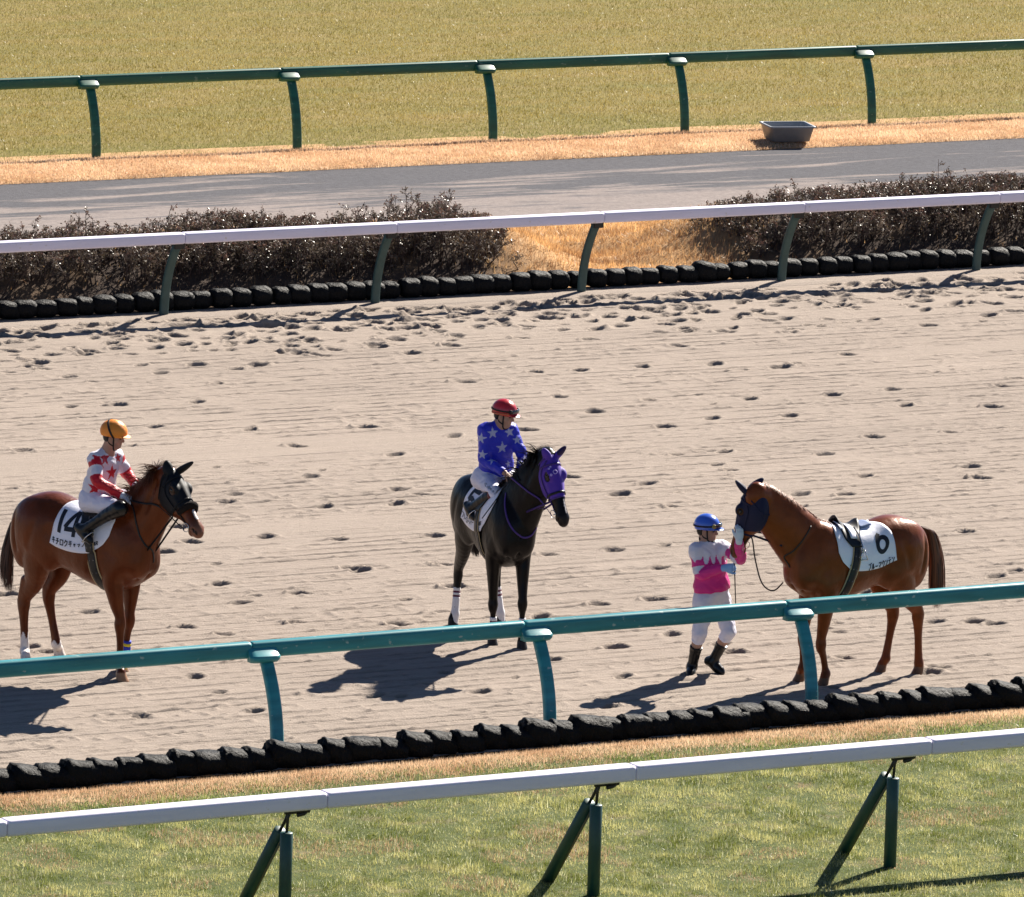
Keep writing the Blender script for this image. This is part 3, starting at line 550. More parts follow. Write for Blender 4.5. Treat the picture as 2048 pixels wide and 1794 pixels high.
GL = {'キ': [[(.15,.72),(.85,.8)],[(.06,.40),(.94,.49)],[(.40,.98),(.60,0)]], 'チ': [[(.78,.97),(.5,.87),(.2,.82)],[(.04,.54),(.96,.54)],[(.52,.85),(.52,.4),(.42,.15),(.2,0)]],
 'ロ': [[(.14,.86),(.86,.86)],[(.86,.9),(.86,.04)],[(.86,.1),(.14,.1)],[(.14,.04),(.14,.9)]], 'ク': [[(.42,1),(.3,.7),(.06,.45)],[(.35,.8),(.88,.8),(.75,.4),(.5,.12),(.2,0)]],
 'ャ': [[(.15,.46),(.85,.6),(.66,.34)],[(.36,.74),(.56,0)]], 'ッ': [[(.14,.6),(.22,.38)],[(.42,.66),(.49,.43)],[(.87,.65),(.75,.3),(.4,.02)]],
 'プ': [[(.04,.82),(.8,.82),(.7,.4),(.45,.12),(.2,0)],'o'], 'ブ': [[(.04,.82),(.8,.82),(.7,.4),(.45,.12),(.2,0)],[(.80,1.04),(.85,.9)],[(.94,1.08),(.99,.94)]], 'フ': [[(.06,.85),(.88,.85),(.75,.4),(.5,.12),(.2,0)]],
 'ル': [[(.3,.88),(.28,.35),(.06,.03)],[(.56,.94),(.56,.08),(.97,.42)]], 'ー': [[(.06,.45),(.94,.45)]], 'マ': [[(.06,.85),(.92,.85),(.6,.4)],[(.34,.48),(.62,.1)]], 'ウ': [[(.5,1.02),(.5,.82)],[(.1,.5),(.1,.8),(.9,.8),(.8,.4),(.4,0)]],
 'ン': [[(.1,.84),(.38,.66)],[(.1,.06),(.55,.25),(.92,.78)]], 'テ': [[(.22,.93),(.78,.93)],[(.04,.62),(.96,.62)],[(.52,.6),(.48,.25),(.25,0)]], 'リ': [[(.2,.9),(.2,.35)],[(.8,.95),(.8,.45),(.65,.15),(.4,0)]],
 'ス': [[(.1,.85),(.85,.85),(.6,.4),(.1,.03)],[(.55,.4),(.92,.03)]], 'ズ': [[(.1,.82),(.78,.82),(.6,.4),(.1,.03)],[(.55,.4),(.92,.03)],[(.80,1.04),(.85,.9)],[(.94,1.08),(.99,.94)]], 'イ': [[(.85,.97),(.5,.62),(.08,.4)],[(.55,.65),(.55,0)]],
 '1': [[(.5,0),(.5,1)]], '4': [[(.74,0),(.74,1)],[(.66,.98),(.04,.30)],[(.02,.26),(1.02,.26)]], '5': [[(.95,.93),(.2,.93)],[(.24,.95),(.14,.50)],[(.14,.52),(.45,.62),(.78,.55),(.92,.33),(.78,.1),(.45,.03),(.08,.14)]],
 'R': [[(.15,0),(.15,1)],[(.15,.93),(.7,.93),(.85,.75),(.7,.52),(.15,.52)],[(.5,.52),(.88,0)]]}
def stroke2d(pts, w, step):
    """polyline -> list of quads (2D), resampled"""
    pts = [np.array(p, float) for p in pts]; Q = []
    for i in range(len(pts)-1):
        L_ = np.linalg.norm(pts[i+1]-pts[i]); n = max(1, int(L_/step))
        for j in range(n): Q.append(pts[i]+(pts[i+1]-pts[i])*j/n)
    Q.append(pts[-1]); out = []
    for i in range(len(Q)):
        t = unit(Q[min(i+1, len(Q)-1)]-Q[max(i-1, 0)]); nn = np.array([-t[1], t[0]])*w/2; out.append((Q[i]+nn, Q[i], Q[i]-nn))
    return out
def write(mb, text, org, du, dv, adv, hgt, w, mapper, off, stepm=.008, small=.75):
    """text in a (u,v) chart: org top-left, du writing direction, dv downwards"""
    org = np.array(org, float); du = np.array(du, float); dv = np.array(dv, float); k = 0
    for ch in text:
        sc_ = small if ch in 'ャッ' else 1.
        for st in GL[ch]:
            k += 1
            if st == 'o': pl = [(.93+.10*math.cos(a), .98+.08*math.sin(a)) for a in np.linspace(0, 2*math.pi, 9)]; ww = w*.6
            else: pl = st; ww = w
            P2 = [org+du*(adv*.86*(.5+(p[0]-.5)*sc_))+dv*(hgt*(1-p[1]*sc_)) for p in pl]
            q = stroke2d(P2, ww, stepm); V = []; 
            for (a, b, c) in q: V += [mapper(*a, off+.0003*k), mapper(*b, off+.0003*k), mapper(*c, off+.0003*k)]
            Fc = []
            for i in range(len(q)-1):
                for j in (0, 1): a = i*3+j; Fc.append([a, a+1, a+4, a+3])
            mb.add(V, Fc)
        org = org+du*adv

# ---------------------------------------------------------------- materials for animals and tack
M_coat = mat('horse_coat', rough=.32, spec=.42, attr=True, noise=(7, .25), bump=(7, .4, .03, (1, 1, .6)), sheen=.0); M_coat.node_tree.nodes['Principled BSDF'].inputs['Specular Tint'].default_value = (.95, .55, .38, 1)
M_mane1 = mat('mane_hair', rough=.45, spec=.4, attr=True)
M_white = mat('saddlecloth_white', (.78, .78, .86), .45, .4, bump=(9, .35, .02))
M_ink = mat('print_black', (.012, .013, .02), .55, .3)
M_leather = mat('black_leather', (.006, .006, .007), .42, .35, noise=(30, .3))
M_brown = mat('brown_rein', (.03, .017, .012), .5, .4)
M_tan = mat('tan_webbing', (.42, .30, .15), .7)
M_steel = mat('steel', (.55, .55, .56), .25, .5, metal=1.)
M_purple = mat('purple_mesh', (.075, .022, .33), .62, .35, bump=(220, .4, .002), sheen=.15)
M_purplee = mat('dark_purple_mesh', (.022, .010, .06), .6, .3, bump=(220, .4, .002))
M_purpled = mat('purple_strap', (.05, .018, .16), .5, .4)
M_black = mat('black_cloth', (.006, .006, .008), .6, .25, bump=(220, .3, .002))
M_navy = mat('navy_cloth', (.009, .010, .040), .6, .25, bump=(220, .3, .002))
M_eye = mat('eye_gloss', (.01, .006, .004), .08, .6)
M_hoofm = mat('fleece_black', (.018, .012, .010), .95, .2, bump=(120, 1., .02))
M_band_w = mat('bandage_white', (.72, .70, .70), .8, .3, bump=(150, .3, .002))
M_band_b = mat('bandage_blue', (.03, .05, .42), .7, .3)
M_band_y = mat('bandage_yellow', (.62, .50, .04), .7, .3)
M_band_m = mat('bandage_maroon', (.12, .02, .05), .7, .3)
M_pad = mat('saddle_pad', (.18, .24, .40), .7, .3, noise=(60, .3))

TR = np.array([  # x, top, bottom, half width   (withers 1.60)
 (-.835, 1.22, 1.10, .03), (-.82, 1.31, 1.03, .09), (-.79, 1.39, .97, .145), (-.72, 1.475, .93, .20), (-.62, 1.54, .91, .245), (-.50, 1.58, .915, .272), (-.38, 1.592, .92, .275), (-.26, 1.575, .925, .262),
 (-.13, 1.54, .895, .250), (0., 1.515, .86, .258), (.12, 1.51, .825, .268), (.24, 1.53, .80, .262), (.36, 1.575, .79, .243), (.46, 1.605, .80, .22), (.54, 1.60, .825, .20), (.62, 1.57, .86, .19), (.70, 1.50, .91, .175), (.76, 1.41, .96, .15), (.80, 1.32, 1.02, .11), (.82, 1.22, 1.10, .04)])
def trunk_fn(sc):
    S = np.array(smoothline(list(TR*sc), 6))
    def fn(P):
        x = P[..., 0]; tp = np.interp(x, S[:, 0], S[:, 1]); bt = np.interp(x, S[:, 0], S[:, 2]); hw = np.interp(x, S[:, 0], S[:, 3]); cz = tp*.46+bt*.54; dz = P[..., 2]-cz
        hz = np.where(dz > 0, tp-cz, cz-bt); y = P[..., 1]; q = ((np.abs(y)/hw)**2.25+(np.abs(dz)/hz)**2.25)**(1/2.25)+1e-9; ln = np.sqrt(y*y+dz*dz)+1e-9
        d = ln*(1-1/q); bx = np.maximum(0, np.maximum(x-S[-1, 0], S[0, 0]-x)); return np.where(bx > 0, np.sqrt(ln**2+bx**2), d)
    return fn
HEADST = [(-.05, .028, -.10, .058), (.02, .055, -.14, .075), (.09, .062, -.19, .086), (.16, .064, -.215, .090), (.23, .060, -.205, .082), (.31, .050, -.155, .062), (.40, .040, -.118, .050), (.48, .034, -.100, .048), (.545, .030, -.092, .053), (.59, .012, -.082, .050), (.615, -.015, -.06, .03)]
def head_prims(f, P0, Rm, sc, kk=.02):
    """Rm columns: along the nose, lateral, forehead normal"""
    q = lambda t, l, n: P0+Rm@(np.array([t, l, n])*sc); Lx = Rm[:, 1]
    S = smoothline([np.array(s) for s in HEADST], 3); pts = []; r = []; fl = []
    for s in S: pts.append(q(s[0], 0, (s[1]+s[2])/2)); hd = (s[1]-s[2])/2; r.append(hd*sc); fl.append(s[3]/hd)
    for i in range(len(pts)-1): f.cone(pts[i], pts[i+1], r[i], r[i+1], kk if i == 0 else .006, Lx, fl[i], fl[i+1], .06)
    for s in (-1, 1):
        f.ell(q(.135, .052*s, -.115), (.095*sc, .030*sc, .085*sc), .03, Rm)            # cheek
        f.ell(q(.165, .070*s, .028), (.052*sc, .030*sc, .034*sc), .03, Rm)             # brow
        f.cone(q(.21, .066*s, -.015), q(.38, .046*s, -.035), .016*sc, .010*sc, .03)     # facial crest
        f.ell(q(.560, .037*s, -.012), (.032*sc, .020*sc, .026*sc), .02, Rm)            # nostril wing
        f.ell(q(.575, .052*s, -.016), (.018*sc, .014*sc, .010*sc), .008, Rm, cut=True)
        f.ell(q(.172, .097*s, .010), (.019*sc, .012*sc, .013*sc), .010, Rm, cut=True)   # eye socket
        f.cone(q(.52, .056*s, -.068), q(.62, .03*s, -.060), .004, .004, .006, cut=True)  # mouth
    f.ell(q(.54, 0, -.098), (.04*sc, .034*sc, .022*sc), .02, Rm)                      # lower lip
def ear_prims(f, P0, Rm, sc, ears, grow=0.):
    for s, tip in zip((-1, 1), ears):
        b = P0+Rm@(np.array([-.005, .050*s, .035])*sc); tip = np.asarray(tip, float); d = tip-b; e = unit(d); nx = unit(np.cross(e, Rm[:, 0]+.3*Rm[:, 1]*s)); m1 = b+d*.22; m2 = b+d*.55; m3 = b+d*.82
        pts = smoothline([b-d*.06, m1, m2, m3, tip], 4); rad = np.interp(np.linspace(0, 1, len(pts)), [0, .22, .5, .8, 1], [.028, .038, .031, .015, .001])*sc+grow
        dn = unit(np.cross(nx, e))
        for i in range(len(pts)-1): f.cone(pts[i], pts[i+1], rad[i], rad[i+1], .012 if i else .02, dn, .62, .62, .05)
        c1 = b+d*.30+dn*.018*0; fr = unit(Rm[:, 0]*-.2+Rm[:, 2]*1.+Rm[:, 1]*s*.45); fr = unit(fr-e*(fr@e))
        if False: f.cone(b+d*.2+fr*.020*sc, b+d*.82+fr*.012*sc, .017*sc, .005*sc, .006, cut=True)
M_coatb = mat('black_horse_coat', rough=.34, spec=.16, attr=True, noise=(7, .25), bump=(7, .4, .03, (1, 1, .6)))
def make_horse(name, label, O, yaw, sc, legs, neck, poll, hdir, htw, ears, coat, tail, mane, sock=None, hs=1.0, belly=None):
    """all joint positions arrive in the horse's own frame"""
    root = empty(name, (O[0], O[1], 0), yaw); tag(root, label, 'horse', 'racehorses on the sand')
    f = Field((-1.15, -.75, -.03), (1.75, .75, 2.15*sc), .0125)
    f.func((-.95*sc, -.42, .7*sc), (.95*sc, .42, 1.75*sc), trunk_fn(sc), 0)
    Y1 = np.array([0, 1., 0]); hoofs = []
    for key, lg in legs.items():
        s = 1 if key[0] == 'L' else -1; fr = key[1] == 'F'; kn, fe, ho = [np.array(q, float) for q in lg[:3]]
        toe = unit(np.array([lg[3][0], lg[3][1], 0]) if len(lg) > 3 else np.array([1., 0, 0])); Ls = np.cross([0, 0, 1.], toe)
        hb = np.array([ho[0], ho[1], 0.]) ; cor = hb-toe*.030*sc+np.array([0, 0, .075*sc])
        if fr:
            sh = np.array([.64, .115*s, 1.14])*sc; el = np.array([.44, .155*s, .93])*sc; el = el*.75+np.array([kn[0]-.02, kn[1], el[2]])*.25
            f.ell(np.array([.56, .12*s, 1.22])*sc, np.array([.15, .095, .27])*sc, .045, rotm((.9, 0, .35), (0, 1, 0), (-.35, 0, .9)))
            f.ell(np.array([.44, .15*s, 1.05])*sc, np.array([.14, .07, .17])*sc, .06)
            f.ell(np.array([.70, .085*s, 1.08])*sc, np.array([.10, .085, .13])*sc, .05)
            mid = el*.5+kn*.5
            f.chain([sh*.3+el*.7+np.array([0, 0, .06]), el, el*.72+kn*.28, mid*.8+kn*.2, kn+np.array([0, 0, .06*sc]), kn, kn-np.array([0, 0, .05*sc])], np.array([.125, .112, .094, .070, .050, .056, .046])*sc, .04, Ls, [.72, .70, .70, .74, .86, .9, .86], n=3)
            f.chain([kn-np.array([0, 0, .04*sc]), kn*.62+fe*.38-toe*.004, kn*.25+fe*.75-toe*.006, fe+np.array([0, 0, .01])], np.array([.046, .038, .036, .042])*sc, .015, Ls, [.85, .72, .72, .85], n=3)
        else:
            st = np.array([-.24, .165*s, .98])*sc; hip = np.array([-.50, .13*s, 1.26])*sc; hk = kn; gk = st*.35+hk*.65+toe*.02
            f.ell(hip, np.array([.25, .125, .27])*sc, .08, rotm((.85, 0, .5), (0, 1, 0), (-.5, 0, .85)))
            f.ell(np.array([-.64, .115*s, 1.10])*sc, np.array([.135, .10, .24])*sc, .06)
            f.ell(np.array([-.32, .16*s, 1.05])*sc, np.array([.17, .085, .17])*sc, .06)
            f.chain([hip*.5+st*.5, np.array([-.44, .155*s, .97])*sc, st*.30+hk*.70+np.array([.02, 0, .12])*sc, hk+np.array([.025, 0, .10])*sc, hk+np.array([.008, 0, .02])*sc], np.array([.185, .165, .105, .066, .063])*sc, .05, Ls, [.60, .58, .60, .66, .64], n=4)
            f.cone(np.array([-.60, .13*s, .93])*sc*.6+hk*.4, hk-toe*.045*sc+np.array([0, 0, .045*sc]), .045*sc, .026*sc, .03)          # tendon to the point of hock
            f.chain([hk, hk*.8+fe*.2, hk*.5+fe*.5, fe+np.array([0, 0, .01])], np.array([.062, .050, .042, .046])*sc, .02, Ls, [.72, .74, .72, .82], n=3)
        f.ell(fe-toe*.008*sc, np.array([.049, .040, .050])*sc, .02, rotm(toe, Ls, (0, 0, 1)))
        f.cone(fe, cor, .037*sc, .043*sc, .02, Ls, .95)
        t2 = hb; zc = .072*sc; fl_ = rotm(toe, Ls, (0, 0, 1))
        def hoof(P, t2=t2, fl_=fl_, zc=zc):
            q = (P-t2)@fl_; z = q[..., 2]; tt = np.clip(z/zc, -.5, 1.2); cx = -.010-.028*tt; rr = .060-.014*tt; d = np.sqrt((q[..., 0]-cx*sc)**2/1.1+(q[..., 1]*1.08)**2)-rr*sc
            return np.maximum(np.maximum(d, z-zc), -z-.012)
        f.func(t2-.14, t2+.16, hoof, .012); hoofs.append((key, hb, toe))
    for s in (-1, 1):
        q_ = lambda x, y, z: np.array([x, y*s, z])*sc
        f.cone(q_(.33, .285, 1.30), q_(.27, .288, .98), .013, .013, .07, cut=True); f.ell(q_(-.20, .290, 1.27), np.array([.07, .035, .11])*sc, .07, cut=True); f.cone(q_(-.36, .300, 1.42), q_(-.47, .295, 1.12), .010, .010, .06, cut=True)
        f.cone(q_(.62, .255, 1.36), q_(.50, .265, 1.08), .010, .010, .05, cut=True); f.cone(q_(.80, .055, 1.18), q_(.70, .10, .92), .006, .006, .04, cut=True); f.ell(q_(-.13, .27, .99), np.array([.06, .02, .05])*sc, .05, cut=True)
        f.cone(q_(-.70, .215, 1.42), q_(-.66, .225, 1.05), .008, .008, .05, cut=True)
    f.cone(np.array([.82, 0, 1.22])*sc, np.array([.74, 0, .93])*sc, .012, .012, .05, cut=True)
    # neck
    wi = np.array([.50, 0, 1.25])*sc; n1, n2 = [np.array(q, float) for q in neck]; hR = None
    e1 = unit(hdir); up = unit(np.asarray(htw)-e1*(np.asarray(htw)@e1)); Rm = rotm(e1, np.cross(up, e1), up); poll = np.array(poll, float)
    base2 = poll+Rm@(np.array([.02, 0, -.085])*sc)
    NL = unit(np.cross([0, 0, 1.], unit(n2-wi)))
    f.chain([wi, n1, n2, base2], np.array([.31, .245, .180, .128])*sc, .06, NL, [.58, .50, .47, .62], n=6)
    f.cone(n1+np.array([0, 0, .15*sc]), poll+Rm@(np.array([-.03, 0, .0])*sc), .045*sc, .035*sc, .06)
    for s in (-1, 1): f.cone(n1*.6+wi*.4+NL*s*.17*sc+np.array([.10, 0, -.06])*sc, base2+NL*s*.085*sc+Rm@np.array([-.06, 0, -.05])*sc, .010, .006, .05, cut=True)
    head_prims(f, poll, Rm, sc*hs, .05); ear_prims(f, poll, Rm, sc*hs, ears)
    V, Fc = f.mesh(); V, Fc = keep_big(V, Fc, 400); V = relax(V, Fc, 2, .5)
    col = coat(V, dict(hoofs=hoofs, poll=poll, Rm=Rm, sc=sc, hs=hs, legs=legs))
    body = mesh_np('body', V, Fc, M_coatb if col[:, 0].mean() < .012 else M_coat, root, cols=col)
    mb = MB()
    for s in (-1, 1):
        c = poll+Rm@(np.array([.172, .083*s, .010])*sc*hs); u = np.linspace(0, math.pi, 9); rings = [[c+.021*sc*np.array([math.sin(a)*math.cos(b), math.sin(a)*math.sin(b), math.cos(a)]) for b in np.linspace(0, 2*math.pi, 14, endpoint=False)] for a in u]
        m_ = MB(); m_.loft(rings, cap=False); m_.build('eye', M_eye, root)
    # tail and mane as hair
    r = np.random.default_rng(int(sc*1000)+len(label)); hair(root, 'tail', tail, r, mat_=M_mane1)
    bv = bvh_of(V, Fc)
    mane_hair(root, poll, Rm, n2, n1, wi, sc, NL, r, mane, bv)
    return dict(root=root, V=V, F=Fc, bv=bv, poll=poll, Rm=Rm, sc=sc, hs=hs, f=f, O=np.array([O[0], O[1], 0.]), yaw=yaw, ears=ears, legs=legs)
def hair(root, name, T, r, mat_):
    """T: dict(path, rad, n, w, cols)"""
    path = np.array(smoothline([np.array(p) for p in T['path']], 6)); m = len(path); rad = np.interp(np.linspace(0, 1, m), np.linspace(0, 1, len(T['rad'])), T['rad']); V = []; Fc = []; C_ = []
    for i in range(T['n']):
        a = r.uniform(0, 2*math.pi); q = math.sqrt(r.uniform()); ox, oy = q*math.cos(a), q*math.sin(a)*T.get('flat', .6); end = int(m*r.uniform(.72, 1.0)); st = 0 if r.uniform() < .8 else int(m*r.uniform(0, .5)); n = len(V); w_ = T['w']*r.uniform(.6, 1.3); c = np.array(T['cols'][0])*(1-(tt := r.uniform()))+np.array(T['cols'][1])*tt
        pts = path[st:end:2]; k = len(pts)
        if k < 3: continue
        ph = r.uniform(0, 6); wob = .012*r.uniform()
        for j, p in enumerate(pts):
            rr = rad[min(st+2*j, m-1)]; o = np.array([ox*rr+wob*math.sin(j*.7+ph), oy*rr+wob*math.cos(j*.6+ph), 0]); ww = w_*(1 if j < k-3 else (k-1-j)/3+.05); sd = np.array([math.cos(a+1.57), math.sin(a+1.57), 0])*ww
            V += [p+o-sd, p+o+sd]; C_ += [c, c]
            if j: Fc.append([n+2*j-2, n+2*j-1, n+2*j+1, n+2*j])
    mesh_np(name, np.array(V), np.array(Fc), mat_, root, cols=np.array(C_))
def mane_hair(root, poll, Rm, n2, n1, wi, sc, NL, r, T, bv):
    side = T.get('side', 1); V = []; Fc = []; C_ = []
    ax = smoothline([poll+Rm@(np.array([.0, 0, -.05])*sc), n2, n1, np.array([.44, 0, 1.35])*sc], 10); crest = []
    for i_, c_ in enumerate(ax):
        tg = unit(ax[min(i_+1, len(ax)-1)]-ax[max(i_-1, 0)]); u_ = np.array([0, 0, 1.])+np.array([-.25, 0, 0]); u_ = unit(u_-tg*(u_@tg)); h_ = bv.ray_cast(Vector(c_+u_*.6), Vector(-u_), .6); crest.append(np.array(h_[0]) if h_[0] is not None else c_)
    m = len(crest)
    for i in range(T['n']):
        t = r.uniform(0, 1)**.9*(m-1.01); a = int(t); p = crest[a]*(1-(t-a))+crest[a+1]*(t-a); loc, nn, _, _ = bv.find_nearest(Vector(p)); p = np.array(loc)-np.array(nn)*.004
        up = r.uniform() < T.get('tuft', .25)*(.4+1.2*float(vnoise(np.array([t*.35]), np.array([3.]), 5)[0])); s = side if r.uniform() < .8 else -side; L_ = T['len']*r.uniform(.5, 1.2)*sc; d = unit(np.array([r.normal(-.1, .25), 0, 0])+NL*s*r.uniform(.5, 1.2)+np.array([0, 0, r.uniform(.4, 1.0)])) if up else unit(NL*s*.9+np.array([r.normal(0, .25), 0, .25]))
        n = len(V); k = 6; w_ = T['w']*r.uniform(.6, 1.3); c = np.array(T['cols'][0])*(1-(tt := r.uniform()))+np.array(T['cols'][1])*tt; q = p.copy(); v = d.copy(); tn = unit(crest[a+1]-crest[a])
        for j in range(k):
            ww = w_*(1-j/(k-.5))**.6; V += [q-tn*ww, q+tn*ww]; C_ += [c, c]
            if j: Fc.append([n+2*j-2, n+2*j-1, n+2*j+1, n+2*j])
            q = q+v*L_/(k-1); v = unit(v+np.array([0, 0, -.26 if up else -.6]))
            loc, nn, _, dd = bv.find_nearest(Vector(q)); sgn = (Vector(q)-loc).dot(nn)
            if sgn < .006: q = np.array(loc)+np.array(nn)*(.008+.004*r.uniform())
    mesh_np('mane', np.array(V), np.array(Fc), M_mane1, root, cols=np.array(C_))
    if T.get('fore'):
        pass
class Loc:
    """pixel -> own frame of a thing standing at O with heading yaw"""
    def __init__(s, O, yaw): s.O = np.array([O[0], O[1], 0.]); c, n = math.cos(yaw), math.sin(yaw); s.R = np.array([[c, n, 0], [-n, c, 0], [0, 0, 1.]]); s.fx = np.array([c, n, 0]); s.ly = np.array([-n, c, 0])
    def _p(s, x, y, n, v): d = ray(x, y); p = CAM+d*((v+s.O@n-CAM@n)/(d@n)); return s.R@(p-s.O)
    def lat(s, x, y, v): return s._p(x, y, s.ly, v)
    def lon(s, x, y, v): return s._p(x, y, s.fx, v)
    def tow(s, x, y, v): return s._p(x, y, TW, v)
    def dirn(s, r, t, z): return s.R@(RH*r+TW*t+ZZ*z)
    def gnd(s, x, y): return s.R@(G(x, y)-s.O)

# ---------------------------------------------------------------- saddlecloth chart: u along the back, v down the flank
class Chart:
    def __init__(s, H, side, u0, u1, hang=True, n=48, na=70):
        s.u = np.linspace(u0, u1, n); s.side = side; sc = H['sc']; s.rows = []; s.N = na
        for u in s.u:
            P_ = []; c = Vector((u, 0, 1.22*sc))
            for a in np.linspace(0, math.radians(150), 60):
                d = Vector((0, side*math.sin(a), math.cos(a))); h = H['bv'].ray_cast(c+d*.8, -d, .8); P_.append(np.array(h[0]) if h[0] is not None else (P_[-1] if P_ else np.array([u, 0, 1.5*sc])))
            P_ = np.array(P_)
            if hang:
                y = np.abs(P_[:, 1]); k = int(np.argmax(y)); ym = y[k]
                for i in range(k, len(P_)): P_[i, 1] = side*(ym-.10*(P_[k, 2]-P_[i, 2])**1.5)
            s.rows.append(P_)
        R_ = np.array(s.rows)
        for _ in range(3): R_[1:-1] = .5*R_[1:-1]+.25*(R_[:-2]+R_[2:]); R_[:, 1:-1] = .5*R_[:, 1:-1]+.25*(R_[:, :-2]+R_[:, 2:])
        out = []
        for P_ in R_:
            L_ = np.r_[0, np.cumsum(np.linalg.norm(np.diff(P_, axis=0), axis=1))]; vv = np.linspace(0, .95*sc, na); out.append(np.stack([np.interp(vv, L_, P_[:, i]) for i in range(3)], 1))
        s.T = np.array(out); s.v = np.linspace(0, .95*sc, na); du = np.gradient(s.T, axis=0); dv = np.gradient(s.T, axis=1); nn = np.cross(du, dv)*(-side); s.Nn = nn/(np.linalg.norm(nn, axis=-1, keepdims=True)+1e-9)
        if (s.Nn[n//2, na//2]@np.array([0, side, .2])) < 0: s.Nn = -s.Nn
    def __call__(s, u, v, off=0.):
        a = np.clip((u-s.u[0])/(s.u[-1]-s.u[0])*(len(s.u)-1), 0, len(s.u)-1.001); b = np.clip(v/s.v[-1]*(s.N-1), 0, s.N-1.001); i, j = int(a), int(b); fa, fb = a-i, b-j
        w = lambda A: (A[i, j]*(1-fb)+A[i, j+1]*fb)*(1-fa)+(A[i+1, j]*(1-fb)+A[i+1, j+1]*fb)*fa
        return w(s.T)+unit(w(s.Nn))*off
    def inv(s, px, py, L):
        """chart coordinates of a photo pixel"""
        best = None; V_ = s.T.reshape(-1, 3)@L.R+L.O; d = V_-CAM; z = d@fwd; X = 1024+F*(d@RV)/z; Y = 897-F*(d@UV)/z; k = int(np.argmin((X-px)**2+(Y-py)**2)); return s.u[k//s.N], s.v[k % s.N], math.sqrt(min((X-px)**2+(Y-py)**2))
def wave(u, v): return .005*math.sin(u*14+v*7)*min(1, v/.3)
def cloth(root, ch, ul, off, outline, mats, name='saddlecloth', nv=26):
    """outline(v)->(u0,u1) for v in 0..ul on both flanks from charts ch=(near, far)"""
    V = []; nu = 30; rows = []
    for sgn in (1, 0):
        vs = np.linspace(0, ul, nv)
        if sgn: vs = vs[::-1]
        for v in (vs if sgn else vs[1:]):
            u0, u1 = outline(v); rows.append([ch[0 if sgn else 1](u, v, off+wave(u, v)) for u in np.linspace(u0, u1, nu)])
    R_ = np.array(rows); V = R_.reshape(-1, 3); i = np.arange(len(V)).reshape(R_.shape[:2]); Fc = np.stack([i[:-1, :-1], i[:-1, 1:], i[1:, 1:], i[1:, :-1]], -1).reshape(-1, 4)
    o = mesh_np(name, V, Fc, mats, root); md = o.modifiers.new('thick', 'SOLIDIFY'); md.thickness = .004; md.offset = 0; return o
def ring_tube(mb, c, n, R_, r_, k=20):
    n = unit(n); a = unit(np.cross(n, [.3, .5, .8])); b = np.cross(n, a); pts = [np.asarray(c)+R_*(a*math.cos(t)+b*math.sin(t)) for t in np.linspace(0, 2*math.pi, k)]; mb.tube(pts, r_, 6, cap=False)

# ================================================================ the three horses
HO = {}
def coat_fn(base, dark, legdark, socks, hoofc, blaze, muzzle):
    def fn(V, H):
        n = len(V); x, y, z = V.T; sc = H['sc']; c = np.tile(np.array(base, float), (n, 1)); nz = fbm(x*3+5, z*3+y*2, 11, 3)[:, None]
        c = c*(1+.25*nz); d = np.array(dark)
        lg = (1-sstep(.25*sc, .75*sc, z))*legdark; c = c*(1-lg[:, None])+d*lg[:, None]
        q = (V-H['poll'])@H['Rm']/(sc*H['hs']); hd = (q[:, 0] > -.06) & (q[:, 0] < .66) & (np.abs(q[:, 1]) < .14) & (q[:, 2] > -.26) & (q[:, 2] < .1)
        mz = sstep(.46, .60, q[:, 0])*hd*muzzle[1]; c = c*(1-mz[:, None])+np.array(muzzle[0])*mz[:, None]
        if blaze: k = (hd & (np.abs(q[:, 1]-blaze[3]) < blaze[2]*(1+.3*np.sin(q[:, 0]*30))) & (q[:, 0] > blaze[0]) & (q[:, 0] < blaze[1]) & (q[:, 2] > -.03)); c[k] = (.62, .56, .52)
        er = hd & (np.hypot((q[:, 0]-.172)/1.4, q[:, 2]-.008) < .036) & (np.abs(q[:, 1]) > .05); c[er] = np.array([.012, .008, .007])
        ns = hd & (q[:, 0] > .555) & (np.abs(np.abs(q[:, 1])-.05) < .02) & (np.abs(q[:, 2]+.016) < .012); c[ns] = (.01, .008, .008)
        for key, hb, toe in H['hoofs']:
            kn, fe = np.array(H['legs'][key][0]), np.array(H['legs'][key][1]); dd = np.minimum(np.hypot(x-hb[0], y-hb[1]), np.minimum(np.hypot(x-fe[0], y-fe[1]), 9)); near = dd < .13
            if key in socks: t = near & (z < socks[key]*sc*(1+.12*np.sin(np.arctan2(y-fe[1], x-fe[0])*3))); c[t] = (.68, .63, .60)
            t = near & (z < .073*sc); c[t] = hoofc[key] if isinstance(hoofc, dict) else hoofc
        return np.clip(c, .003, 1)
    return fn
def leg_from(L, lat, kn, fe, ho, toe=(1, 0), dl=(0, 0, 0)):
    k = L.lat(*kn, lat+dl[0]); f_ = L.lat(*fe, lat+dl[1]); h = L.gnd(*ho); return (k, f_, h, toe)
